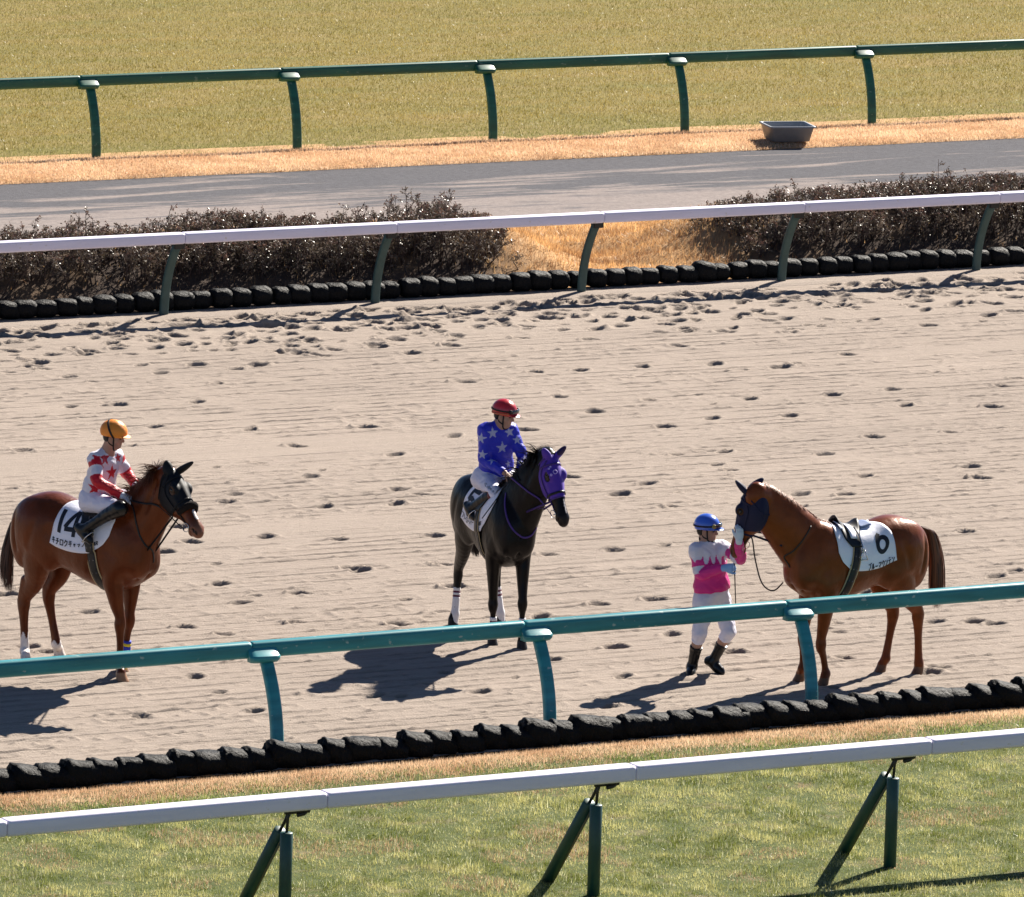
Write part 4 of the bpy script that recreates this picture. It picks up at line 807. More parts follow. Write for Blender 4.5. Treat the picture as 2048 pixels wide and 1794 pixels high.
# ---- bay with number 14
yaw = math.radians(-67.4); dx = np.array([math.cos(yaw), math.sin(yaw)]); O = np.array([-3.60, 1.256])-dx*.52; L1 = Loc(O, yaw)
legs = dict(RF=leg_from(L1, -.11, (240, 1248), (242, 1334), (247, 1362)), LF=leg_from(L1, .10, (259, 1238), (250, 1312), (247, 1342)),
            RH=leg_from(L1, -.12, (47, 1213), (50, 1304), (56, 1327)), LH=leg_from(L1, .13, (97, 1198), (113, 1289), (122, 1313)))
for k in legs: print('H1', k, [np.round(q, 2).tolist() for q in legs[k][:3]])
poll = L1.lat(343, 950, .0); print('poll', poll)
ears = [L1.tow(333, 923, (L1.R.T@poll)@TW+.02), L1.tow(386, 924, (L1.R.T@poll)@TW+.10)]
HO[1] = make_horse('horse', 'bay horse with black face hood and white number 14 saddlecloth', O, yaw, 1.06, legs, (poll*.42+np.array([.55, 0, 1.33])*.58, poll*.78+np.array([.62, 0, 1.42])*.22+np.array([.01, 0, .0])), poll, L1.dirn(.27, .38, -.40), (L1.dirn(.35, .35, .5)), ears,
 coat_fn((.100, .021, .0055), (.018, .005, .003), .35, dict(RH=.24, LH=.17), dict(RF=(.30, .17, .10), LF=(.30, .17, .10), RH=(.62, .55, .5), LH=(.62, .55, .5)), (.40, .50, .014, 0), ((.30, .15, .10), .5)),
 dict(path=[(-.84, 0, 1.40), (-.93, 0, 1.30), (-.99, -.02, 1.05), (-1.0, -.02, .78), (-.97, 0, .55)], rad=[.025, .05, .07, .08, .05], n=420, w=.005, cols=[(.015, .008, .006), (.09, .028, .012)]),
 dict(n=2600, w=.0045, len=.22, side=1, tuft=.28, cols=[(.05, .018, .010), (.20, .07, .03)]), hs=1.1)
# ---- black horse with number 5
yaw = math.radians(-100); dx = np.array([math.cos(yaw), math.sin(yaw)]); O = np.array([.608, 1.2])-dx*.52; L2 = Loc(O, yaw)
def leg_lon(L, lon, kn, fe, ho, toe=(1, 0)): h = L.gnd(*ho); return (L.lon(*kn, lon[0]), L.lon(*fe, lon[1]), h, toe)
h_ = {k: L2.gnd(*q) for k, q in dict(RF=(986, 1290), LF=(1045, 1297), RH=(907, 1251), LH=(1003, 1249)).items()}
legs = dict(RF=leg_lon(L2, (h_['RF'][0]-.02, h_['RF'][0]-.03), (986, 1208), (987, 1262), (986, 1290)), LF=leg_lon(L2, (h_['LF'][0]-.02, h_['LF'][0]-.03), (1045, 1207), (1044, 1268), (1045, 1297)),
            RH=leg_lon(L2, (h_['RH'][0]-.10, h_['RH'][0]-.03), (916, 1152), (910, 1228), (907, 1251)), LH=leg_lon(L2, (h_['LH'][0]-.10, h_['LH'][0]-.03), (992, 1150), (1001, 1226), (1003, 1249)))
for k in legs: print('H2', k, [np.round(q, 2).tolist() for q in legs[k][:3]])
poll = L2.lon(1101, 916, .98); print('poll', poll)
pw = (L2.R.T@poll)@TW
ears = [L2.tow(1087, 899, pw+.05), L2.tow(1131, 893, pw+.03)]
HO[2] = make_horse('horse', 'near black horse wearing purple face hood and number 5 saddlecloth', O, yaw, 1.0, legs, (poll*.40+np.array([.55, 0, 1.32])*.60, poll*.78+np.array([.60, 0, 1.40])*.22), poll, L2.dirn(.15, .24, -.53), (L2.dirn(.35, .55, .4)), ears,
 coat_fn((.0045, .003, .0028), (.003, .0025, .0025), .6, {}, (.03, .026, .024), (.40, .53, .006, .012), ((.022, .017, .017), .8)),
 dict(path=[(-.80, 0, 1.33), (-.90, .0, 1.22), (-.93, .05, 1.0), (-.88, .10, .75), (-.84, .12, .62)], rad=[.025, .05, .08, .09, .05], n=420, w=.005, cols=[(.010, .008, .008), (.03, .018, .014)]),
 dict(n=2600, w=.0045, len=.20, side=1, tuft=.3, cols=[(.012, .009, .008), (.04, .025, .02)]), hs=1.1)
# ---- chestnut held by the jockey on foot
yaw = math.radians(-173.0); dx = np.array([math.cos(yaw), math.sin(yaw)]); O = np.array([2.567, -1.357])-dx*.52; L3 = Loc(O, yaw)
legs = dict(LF=leg_from(L3, .12, (1642, 1288), (1651, 1348), (1643, 1370)), RF=leg_from(L3, -.11, (1606, 1277), (1604, 1338), (1595, 1361)),
            LH=leg_from(L3, .12, (1836, 1238), (1837, 1326), (1832, 1347)), RH=leg_from(L3, -.11, (1786, 1234), (1771, 1317), (1758, 1343)))
for k in legs: print('H3', k, [np.round(q, 2).tolist() for q in legs[k][:3]])
poll = L3.lat(1503, 985, -.20); print('poll', poll)
pw = (L3.R.T@poll)@TW
ears = [L3.tow(1526, 957, pw-.08), L3.tow(1472, 962, pw+.06)]
HO[3] = make_horse('horse', 'chestnut horse with navy hood and bare saddle led by the jockey on foot', O, yaw, 1.0, legs, (poll*.42+np.array([.55, 0.03, 1.30])*.58, poll*.78+np.array([.62, 0.06, 1.40])*.22), poll, L3.dirn(-.14, -.13, -.54), (L3.dirn(-.5, -.25, .3)), ears,
 coat_fn((.160, .037, .009), (.075, .018, .006), .4, {}, (.12, .07, .045), None, ((.10, .045, .03), .6)),
 dict(path=[(-.80, 0, 1.44), (-.93, 0, 1.36), (-1.01, .0, 1.08), (-1.03, 0, .80), (-1.05, 0, .52)], rad=[.035, .06, .09, .10, .04], n=520, w=.005, cols=[(.06, .022, .012), (.20, .065, .025)]),
 dict(n=1800, w=.0045, len=.08, side=-1, tuft=.04, cols=[(.16, .05, .02), (.36, .14, .05)]), hs=1.1)

# ================================================================ tack
def outl(front, rear):
    fv, fu = zip(*front); rv, ru = zip(*rear); return lambda v: (float(np.interp(v, rv, ru)), float(np.interp(v, fv, fu)))
def hitpx(H, L, px, py, off=.0, bv=None):
    d = ray(px, py); o = L.R@(CAM-L.O); h = (bv or H['bv']).ray_cast(Vector(o), Vector(unit(L.R@d)), 400)
    if h[0] is None: return None, None
    return np.array(h[0])+np.array(h[1])*off, np.array(h[1])
def hood(H, m, t_end, name='face_hood', eye=(.040, .036), earm=None, jaw=.30, back=-.045):
    Rm, P0, sc = H['Rm'], H['poll'], H['sc']*H['hs']; f = Field(P0-.55*sc*np.array([1, 1, 1.3]), P0+.55*sc*np.array([1, 1, .75]), .0075)
    head_prims(f, P0, Rm, sc, .05); f.D -= .0065; q = (f.P()-P0)@Rm/sc; n = q[..., 2]; t = q[..., 0]
    lim = t_end+np.clip(n+.02, -1, 0)*jaw; D = np.maximum(f.D, (t-lim)*sc); D = np.maximum(D, ((back+np.clip(-n-.05, 0, 1)*.25)-t)*sc)
    eo = np.minimum(*[np.sqrt(((t-.175)/eye[0])**2+((n-.008)/eye[1])**2+((q[..., 1]-.085*s)/.05)**2)-1 for s in (-1, 1)])*.035*sc
    f.D = np.maximum(D, -eo).astype(np.float32); ear_prims(f, P0, Rm, sc, H['ears'], .004)
    V, Fc = f.mesh(); V, Fc = keep_big(V, Fc, 80); V = relax(V, Fc, 1, .4); qc = (V[Fc].mean(1)-P0)@Rm/sc; o = mesh_np(name, V, Fc, [m, earm or m], H['root'], midx=(qc[:, 2] > .082+.0*qc[:, 0]).astype(int)); return o, bvh_of(np.r_[H['V'], V], np.r_[H['F'], Fc+len(H['V'])])
def strap(H, bv, name, pts, m, w=.018, off=.004, parent=None, th=.004, n=8):
    P_ = smoothline(pts, n); P_, N_ = on_surf(bv, P_, off); mb = MB(); ribbon(mb, P_, N_, w, th); return mb.build(name, m, parent or H['root'])
def bridle(H, bv, m, ringm, nose_t=.345, brow=True, roll=None):
    Rm, P0, sc = H['Rm'], H['poll'], H['sc']*H['hs']; q = lambda t, l, n: P0+Rm@(np.array([t, l, n])*sc); mb = MB()
    P_, N_ = ring_on(bv, q(nose_t, 0, -.05), Rm[:, 0], Rm[:, 2], 40, .004, 0, 360); ribbon(mb, P_, N_, .020, .005)
    if brow: P_, N_ = ring_on(bv, q(.075, 0, -.05), Rm[:, 0]+.0*Rm[:, 2], Rm[:, 2], 30, .004, -100, 100); ribbon(mb, P_, N_, .020, .005)
    for s in (-1, 1):
        pts = [q(.03, .06*s, .03), q(.12, .10*s, -.06), q(.25, .08*s, -.07), q(.38, .06*s, -.07), q(.47, .06*s, -.07)]
        P_, N_ = on_surf(bv, smoothline(pts, 6), .005); ribbon(mb, P_, N_, .014, .004)
        pts = [q(.0, .06*s, .02), q(.04, .09*s, -.08), q(.10, .075*s, -.18), q(.12, .0, -.23)]
        P_, N_ = on_surf(bv, smoothline(pts, 6), .005); ribbon(mb, P_, N_, .012, .004)
    b = mb.build('bridle', m, H['root']); mb = MB()
    for s in (-1, 1): c = q(.50, .060*s, -.075); ring_tube(mb, c, Rm[:, 1]+.2*Rm[:, 0]*s, .036*sc, .0042); 
    mb.tube([q(.505, -.058, -.07), q(.505, .058, -.07)], .007, 8); mb.build('bit_ring', M_steel, b)
    if roll:
        mb = MB(); P_, N_ = ring_on(bv, q(roll, 0, -.045), Rm[:, 0], Rm[:, 2], 26, .012, -105, 105); k = len(P_); mb.tube(P_, [.030*sc*(.35+.65*math.sin(math.pi*(i+.5)/k)**.5) for i in range(k)], 12, flat=1.1); mb.build('shadow_roll', M_hoofm, b)
    return b, [q(.505, s*.064, -.095) for s in (-1, 1)]
def girth(H, root, bv, u_top, u_bot, w=.095, edges=True):
    sc = H['sc']; c = np.array([(u_top+u_bot)/2, 0, 1.13*sc]); ax = unit([.72*sc, 0, (u_bot-u_top)]); g = None
    for (ww, m, off, nm) in (((w+.026) if edges else w, M_tan, .006, 'girth_edging'), (w, M_leather, .009, 'girth')):
        P_, N_ = ring_on(bv, c, ax, [0, 0, 1.], 90, off, 22, 338, .42, .765*sc); mb = MB(); s_ = unit(ax); rings = []
        for p, n in zip(P_, N_): rings.append([p-s_*ww/2-n*.002, p-s_*ww/2+n*.002, p-s_*ww/4+n*.004, p+s_*ww/4+n*.004, p+s_*ww/2+n*.002, p+s_*ww/2-n*.002])
        if nm == 'girth_edging' and not edges: continue
        mb.loft(rings); o = mb.build(nm, m, root); 
        if nm == 'girth': 
            mb = MB()
            for k in range(8, len(P_)-8, 7):
                for e in (-.25, .25):
                    cc = P_[k]+s_*ww*e+N_[k]*.005; mb.box(cc, (.006, .006, .006))
            mb.build('stud', M_steel, o)
    return P_
def saddle(H, ch, flap=(.10, .36), vmax=.34, m=None):
    """small racing saddle draped over the cloth"""
    m = m or M_leather; sc = H['sc']; root = empty('saddle', (0, 0, 0)); root.parent = H['root']; V = []; rows = []
    us = lambda v: (flap[0]-.10+.16*min(1, v/.28)-.05*sstep(.22, .34, v), flap[1]-.02*sstep(.0, .1, v)-.10*sstep(.2, .36, v))
    for k in (0, 1):
        vs = np.linspace(0, vmax, 18); vs = vs[::-1] if k == 0 else vs[1:]
        for v in vs:
            a, b_ = us(v); row = []
            for t in np.linspace(0, 1, 14):
                u = a+(b_-a)*t; lift = .016+.035*math.exp(-(v/.07)**2)*(.55+1.4*(2*t-.95)**2); row.append(ch[k](u, v, lift))
            rows.append(row)
    R_ = np.array(rows); i = np.arange(R_.shape[0]*R_.shape[1]).reshape(R_.shape[:2]); Fc = np.stack([i[:-1, :-1], i[:-1, 1:], i[1:, 1:], i[1:, :-1]], -1).reshape(-1, 4)
    o = mesh_np('seat', R_.reshape(-1, 3), Fc, m, root); md = o.modifiers.new('thick', 'SOLIDIFY'); md.thickness = .012; md.offset = 0
    return root
def mirror(a): return np.array([a[0], -a[1], a[2]])
def nrein(H, a, mids, b, m):
    P_ = smoothline([a]+[x for x in mids if x is not None]+[b], 8); N_ = []
    for i, p in enumerate(P_):
        loc, n, _, _ = H['bv'].find_nearest(Vector(p)); sg = (Vector(p)-loc).dot(n); N_.append(np.array(n))
        if sg < .008: P_[i] = np.array(loc)+np.array(n)*.009
    mb = MB(); ribbon(mb, P_, N_, .017, .005); return mb.build('rein', m, H['root'])
def legwrap(H, key, a, b, bands, r0=.048, name='bandage', upto='fe'):
    """bands: list (from,to,material index) along fetlock(0)->knee(1)"""
    kn, fe = np.array(H['legs'][key][0]), np.array(H['legs'][key][1]); mats = [M_band_w, M_band_b, M_band_y, M_band_m]; mb = MB(); ax = kn-fe
    for (s, e, mi) in bands:
        mb.cur = mi; ts = np.linspace(s, e, max(3, int((e-s)/.04)+2)); pts = [fe+ax*t for t in ts]; rr = [(r0+.010*math.exp(-((t)/.10)**2)-.003*min(max(t, 0), 1))*H['sc']*(1.0+.004*(mi > 0)) for t in ts]; mb.tube(pts, rr, 14, up=(1, 0, 0), flat=.82)
    return mb.build(name, mats, H['root'])
def comb(H, *objs):
    V = [H['V']]; Fc = [H['F']]; n = len(H['V'])
    for o in objs:
        me = o.data; v = np.zeros(len(me.vertices)*3); me.vertices.foreach_get('co', v); V.append(v.reshape(-1, 3)); Fc.append(np.array([list(p.vertices) for p in me.polygons])+n); n += len(me.vertices)
    return bvh_of(np.concatenate(V), np.concatenate(Fc))
def put_text(root, chart, items):
    mbs = {}
    for (txt, org, du, dv, adv, h, w) in items:
        k = 'number_print' if txt in ('1', '4', '5', '14') else 'race_print' if txt == '4R' else 'name_print'; mb = mbs.setdefault(k, MB())
        write(mb, txt, org, du, dv, adv, h, w, lambda u, v, o_: chart(u, v, o_+wave(u, v)), .0105)
    for k, mb in mbs.items(): mb.build(k, M_ink, root, smooth=False)
OUT = [.006]
# ---- tack of the bay (14)
H = HO[1]; ca = Chart(H, -1, -.45, .70); cb = Chart(H, 1, -.45, .70)
o14 = outl([(0, .43), (.15, .50), (.28, .535), (.42, .50), (.50, .43), (.555, .30)], [(0, -.14), (.1, -.16), (.3, -.185), (.56, -.225)])
c14 = cloth(H['root'], (ca, cb), .555, .006, o14, M_white)
dU = np.array([1., -.09]); dV = np.array([.02, 1.])
put_text(c14, ca, [('1', (-.145, .175), dU, dV, .07, .235, .046), ('4', (-.055, .155), dU, dV, .20, .265, .044), ('キチロクキャップ', (-.200, .470), np.array([1, -.10]), np.array([0, 1.]), .057, .062, .0095), ('4R', (.335, .455), dU, dV, .028, .038, .008)])
saddle(H, (ca, cb)); bvx = comb(H, c14); girth(H, H['root'], bvx, .235, .385)
hd, bh = hood(H, M_black, .335, eye=(.042, .036)); br, bits = bridle(H, bh, M_black, M_steel, nose_t=.30, roll=.365)
strap(H, H['bv'], 'breast_strap', [hitpx(H, L1, *p)[0] for p in [(262, 1005), (268, 1020), (274, 1052), (280, 1072), (292, 1092), (305, 1102)]]+[np.array([.80, .02, 1.16])], M_leather, .016)
legwrap(H, 'RF', 0, 0, [(-.05, .02, 2), (.02, .22, 1), (.22, .30, 2), (.30, .36, 1)]); legwrap(H, 'LF', 0, 0, [(-.05, .05, 2), (.05, .28, 1), (.28, .36, 2), (.36, .42, 1)])
def free_rein(H, pts, m, w=.016, name='rein', n=8):
    P_ = smoothline(pts, n); mb = MB(); ribbon(mb, P_, [np.array([0, -.6, .3]) if True else None for _ in P_], w, .005); return mb.build(name, m, H['root'])
hand1 = L1.lat(262, 1001, -.06)
s_ = [bits[0], hitpx(H, L1, 335, 1019)[0], hitpx(H, L1, 300, 1008)[0], hand1] if hitpx(H, L1, 335, 1019)[0] is not None else [bits[0], hand1]
nrein(H, bits[0], [hitpx(H, L1, 318, 1012, .012)[0], hitpx(H, L1, 290, 1007, .012)[0]], hand1, M_leather); nrein(H, bits[1], [mirror(hitpx(H, L1, 300, 1007, .012)[0])], hand1+np.array([.02, .10, 0]), M_leather)
# ---- tack of the black horse (5)
H = HO[2]; ca = Chart(H, -1, -.45, .70); cb = Chart(H, 1, -.45, .70)
o5 = outl([(0, .43), (.15, .49), (.28, .52), (.38, .49), (.47, .41), (.525, .33)], [(0, -.15), (.1, -.18), (.3, -.225), (.56, -.265)])
c5 = cloth(H['root'], (ca, cb), .54, .006, o5, M_white)
put_text(c5, ca, [('5', (-.175, .165), dU, dV, .26, .27, .050), ('フリーローズイー', (-.245, .462), np.array([1, -.10]), np.array([0, 1.]), .052, .060, .008), ('4R', (.285, .445), dU, dV, .03, .042, .008)])
saddle(H, (ca, cb)); bvx = comb(H, c5); girth(H, H['root'], bvx, .19, .30)
hd, bh = hood(H, M_purple, .375, eye=(.047, .042), earm=M_purplee); br, bits = bridle(H, bh, M_purpled, M_steel, nose_t=.375); Rm, P0, sc = H['Rm'], H['poll'], H['sc']*H['hs']
q = lambda t, l, n: P0+Rm@(np.array([t, l, n])*sc); mb = MB()
M_lilac = mat('lilac_print', (.62, .45, .85), .6)
for (x, y, R_) in ((1110, 944, .020), (1098, 938, .009), (1102, 950, .009), (1101, 934, .006)):
    c, n = hitpx(H, L2, x, y, .004, bh)
    if c is not None: ring_tube(mb, c, n, R_, .0038, 16)
mb.build('hood_emblem', M_lilac, hd)
mb = MB(); P_, N_ = ring_on(bh, q(.335, 0, -.05), Rm[:, 0], Rm[:, 2], 40, .005, -120, 120); ribbon(mb, P_, N_, .022, .008); mb.build('nose_band', M_leather, br)
strap(H, H['bv'], 'breast_strap', [hitpx(H, L2, *p)[0] for p in [(1012, 985), (1010, 1005), (1014, 1035), (1025, 1058), (1040, 1072), (1052, 1075), (1064, 1069)]]+[x for x in [hitpx(H, L2, 1073, 1055)[0]] if x is not None], M_purpled, .018)
hand2 = L2.lat(1022, 955, -.07)
for s, p in ((0, [(1094, 1003), (1078, 996), (1050, 977)]), (1, [])):
    nrein(H, bits[s], [x for x in [hitpx(H, L2, *a, .012)[0] for a in p[1:]] if x is not None], hand2+np.array([0, .12*s, 0]), M_purpled if s == 0 else M_leather)
W = [(-.62, .22, 0), (.22, .27, 3), (.27, .33, 0), (.33, .38, 3), (.38, .48, 0)]
legwrap(H, 'RH', 0, 0, [(-.45, .45, 0), (.45, .50, 3), (.50, .56, 0), (.56, .61, 3), (.61, .70, 0)], .046); legwrap(H, 'LH', 0, 0, [(-.45, .45, 0), (.45, .50, 3), (.50, .56, 0), (.56, .61, 3), (.61, .70, 0)], .046)
for k in ('RF', 'LF'): legwrap(H, k, 0, 0, [(-.02, .18, 0), (.18, .25, 3), (.25, .33, 0), (.33, .40, 3), (.40, .52, 0)], .044)
# ---- tack of the chestnut (6)
H = HO[3]; ca = Chart(H, 1, -.45, .70); cb = Chart(H, -1, -.45, .70)
o6 = outl([(0, .38), (.2, .405), (.38, .40), (.46, .36), (.52, .27)], [(0, -.14), (.11, -.215), (.23, -.265), (.40, -.285), (.56, -.30)])
c6 = cloth(H['root'], (ca, cb), .53, .006, o6, M_white)
c_, w_ = (-.135, .315), .05
mb = MB(); k = 0
ringpts = [(c_[0]+.060*math.cos(a), c_[1]+.068*math.sin(a)) for a in np.linspace(0, 2*math.pi, 33)]
_st = [(c_[0]+.020, c_[1]-.115), (c_[0]+.045, c_[1]-.085), (c_[0]+.058, c_[1]-.045)]  # stem left short to imitate sun glare over the print
for pl in (_st+ringpts,):
    Q = stroke2d(pl, .044, .008); V = []
    for row in Q: V += [ca(p[0], p[1], .0105+.0004*k+wave(*p)) for p in row]
    Fc = [[i*3+j, i*3+j+1, i*3+j+4, i*3+j+3] for i in range(len(Q)-1) for j in (0, 1)]; mb.add(V, Fc); k += 1
mb.build('number_print', M_ink, c6, smooth=False)
put_text(c6, ca, [('ブルーマウンテン', (.055, .462), np.array([-1, .035]), np.array([0, 1.]), .0415, .066, .0095), ('4R', (.275, .462), np.array([-1, .0]), np.array([0, 1.]), .028, .036, .008)])
sd = saddle(H, (ca, cb), flap=(.10, .33), vmax=.30); bvx = comb(H, c6); girth(H, H['root'], bvx, .135, .335, .085)
# white strips painted as reflections, gel pad and stirrup pieces on the empty saddle
mb = MB()
for k_, c in ((0, ca), (1, cb)):
    mb.tube([c(.14, .10, .045), c(.135, .2, .04), c(.13, .30, .035), c(.135, .36, .03)], .011, 6, flat=.5); P_ = c(.13, .36, .035)
    for (a, b_) in (((.115, .33), (.09, .42)), ((.145, .33), (.17, .42)), ((.09, .42), (.17, .42))): mb.tube([c(*a, .035), c(*b_, .035)], .006, 6)
mb.build('stirrup', M_steel, sd)
mb = MB(); Q = [[ca(u, v, .038+.006*math.sin(v*20)) for u in (.16, .19, .215, .24)] for v in np.linspace(.03, .22, 10)]
mb.loft([[r_[0], r_[1], r_[2], r_[3]] for r_ in Q], close=False); mb.loft([[ca(u, v, .036) for u in (.30, .315, .335)] for v in np.linspace(.02, .14, 6)], close=False)
o = mb.build('white_sheen', M_white, sd); md = o.modifiers.new('t', 'SOLIDIFY'); md.thickness = .006
mb = MB(); mb.loft([[ca(u, v, .014) for u in np.linspace(-.10, .04, 8)] for v in np.linspace(.09, .0, 6)]+[[cb(u, v, .014) for u in np.linspace(-.10, .04, 8)] for v in np.linspace(.01, .09, 6)], close=False)
o = mb.build('gel_pad', M_pad, sd); md = o.modifiers.new('t', 'SOLIDIFY'); md.thickness = .02
hd, bh = hood(H, M_navy, .35, eye=(.036, .032), back=-.085); br, bits = bridle(H, bh, M_navy, M_steel, nose_t=.365)
strap(H, H['bv'], 'breast_strap', [x for x in [hitpx(H, L3, *p)[0] for p in [(1632, 1032), (1622, 1052), (1604, 1082), (1585, 1103), (1568, 1114)]] if x is not None]+[np.array([.79, .0, 1.17])], M_brown, .014)
BITS3 = bits[1]; pb = (L3.R.T@bits[1])@TW
pts = [bits[1]]+[L3.tow(x, y, t) for x, y, t in [(1502, 1074, pb), (1510, 1117, pb+.02), (1521, 1160, pb+.04), (1535, 1178, pb+.03), (1550, 1180, pb+.0), (1566, 1165, pb-.12)]]
P_ = smoothline(pts, 6); mb = MB(); ribbon(mb, P_, [L3.R@TW+L3.R@RH*.5 for _ in P_], .014, .004); mb.build('rein', M_brown, H['root'])

# ================================================================ people
M_skin = mat('skin', (.42, .235, .165), .5, .35, sub=.12, noise=(30, .06))
M_silk = mat('racing_silk', rough=.42, spec=.4, attr=True, trans=.16, bump=(14, .5, .03), sheen=.1)
M_breech = mat('white_breeches', (.72, .70, .80), .55, .35, bump=(12, .6, .03))
M_boot = mat('black_boot', (.004, .004, .005), .30, .35)
M_glove = mat('white_glove', (.66, .68, .74), .7, .3, bump=(60, .3, .006))
M_gloveb = mat('pale_blue_glove', (.25, .42, .72), .7, .3, bump=(60, .3, .006))
M_hair = mat('black_hair', (.008, .006, .005), .5, .4)
M_lens = mat('goggle_lens', (.03, .035, .04), .06, .8, coat=.6)
M_dark = mat('dark_strap', (.02, .015, .013), .6, .3)
M_sole = mat('boot_sole', (.05, .04, .035), .8)
M_eyew = mat('eye_white', (.45, .42, .40), .25)
def head_p(f, c, R_, s, g=0., full=True):
    q = lambda x, y, z: c+R_@(np.array([x, y, z])*s)
    f.ell(q(-.012, 0, .035), np.array([.098, .077, .088])*s+g, 0, R_); f.ell(q(.020, 0, -.030), np.array([.074, .064, .088])*s+g, .03, R_)
    f.ell(q(.045, 0, -.098), np.array([.038, .036, .026])*s+g, .04, R_); f.ell(q(.066, 0, .022), np.array([.026, .050, .016])*s, .02, R_)
    for t in (-1, 1):
        f.ell(q(.052, .036*t, -.035), np.array([.030, .026, .028])*s, .02, R_); f.cone(q(.0, .058*t, -.05), q(.035, .034*t, -.100), .020*s, .020*s, .03)
        if full: f.ell(q(-.008, .078*t, -.018), np.array([.018, .009, .032])*s, .008, rotm(R_@np.array([1, -.0, -.2]), R_@np.array([.25*t, 1., 0]), R_@np.array([.2, 0, 1.]))); f.ell(q(.086, .030*t, .002), np.array([.014, .016, .010])*s, .008, R_, cut=True)
    f.cone(q(.083, 0, .010), q(.108, 0, -.030), .008*s, .0135*s, .015)
    for t in (-1, 1): f.ell(q(.093, .011*t, -.036), np.array([.010, .008, .008])*s, .008, R_)
    f.ell(q(.084, 0, -.062), np.array([.013, .024, .0065])*s, .006, R_); f.ell(q(.081, 0, -.076), np.array([.013, .021, .0075])*s, .006, R_); f.ell(q(.100, 0, -.069), np.array([.009, .020, .0018])*s, .004, R_, cut=True)
def hand_p(f, w, d, n, side, g=0., curl=(.5, .7, .6), s=1., spread=.5, thumb=None):
    """w wrist, d finger direction, n palm normal (fingers curl towards n), side=+1 thumb lies along +cross(n,d)"""
    d = unit(d); n = unit(n-d*(n@d)); a = np.cross(n, d)*side; R_ = rotm(d, a, n)
    f.cone(w-d*.02, w+d*.03*s, .025*s+g, .026*s+g, .01, n, .8); f.ell(w+d*.055*s, np.array([.046, .040, .018])*s+g, .02, R_)
    for i, (off, L_) in enumerate(zip((.030, .010, -.010, -.029), (.92, 1., .94, .74))):
        p = w+(d*.085*(1-.03*abs(i-1.3))+a*off)*s; ang = 0.; r = (.0092-.0005*i)*s+g
        for seg, cu in zip((.040, .026, .021), curl):
            ang += cu*(1+.06*i); dd = d*math.cos(ang)+n*math.sin(ang)+a*off*spread; p2 = p+unit(dd)*seg*L_*s; f.cone(p, p2, r, r*.92, .006); p = p2; r *= .92
    p = w+(d*.03+a*.026)*s; ang = .3
    for seg, cu, r in zip((.036, .030, .024), (.15, .35, .3), (.013, .0105, .009)):
        dd = unit(d*(.75)+a*(.75-ang*.8)+n*ang*.7) if thumb is None else unit(np.asarray(thumb)+n*(ang-.3)*.5); p2 = p+dd*seg*s; f.cone(p, p2, r*s+g, r*.9*s+g, .008); p = p2; ang += cu
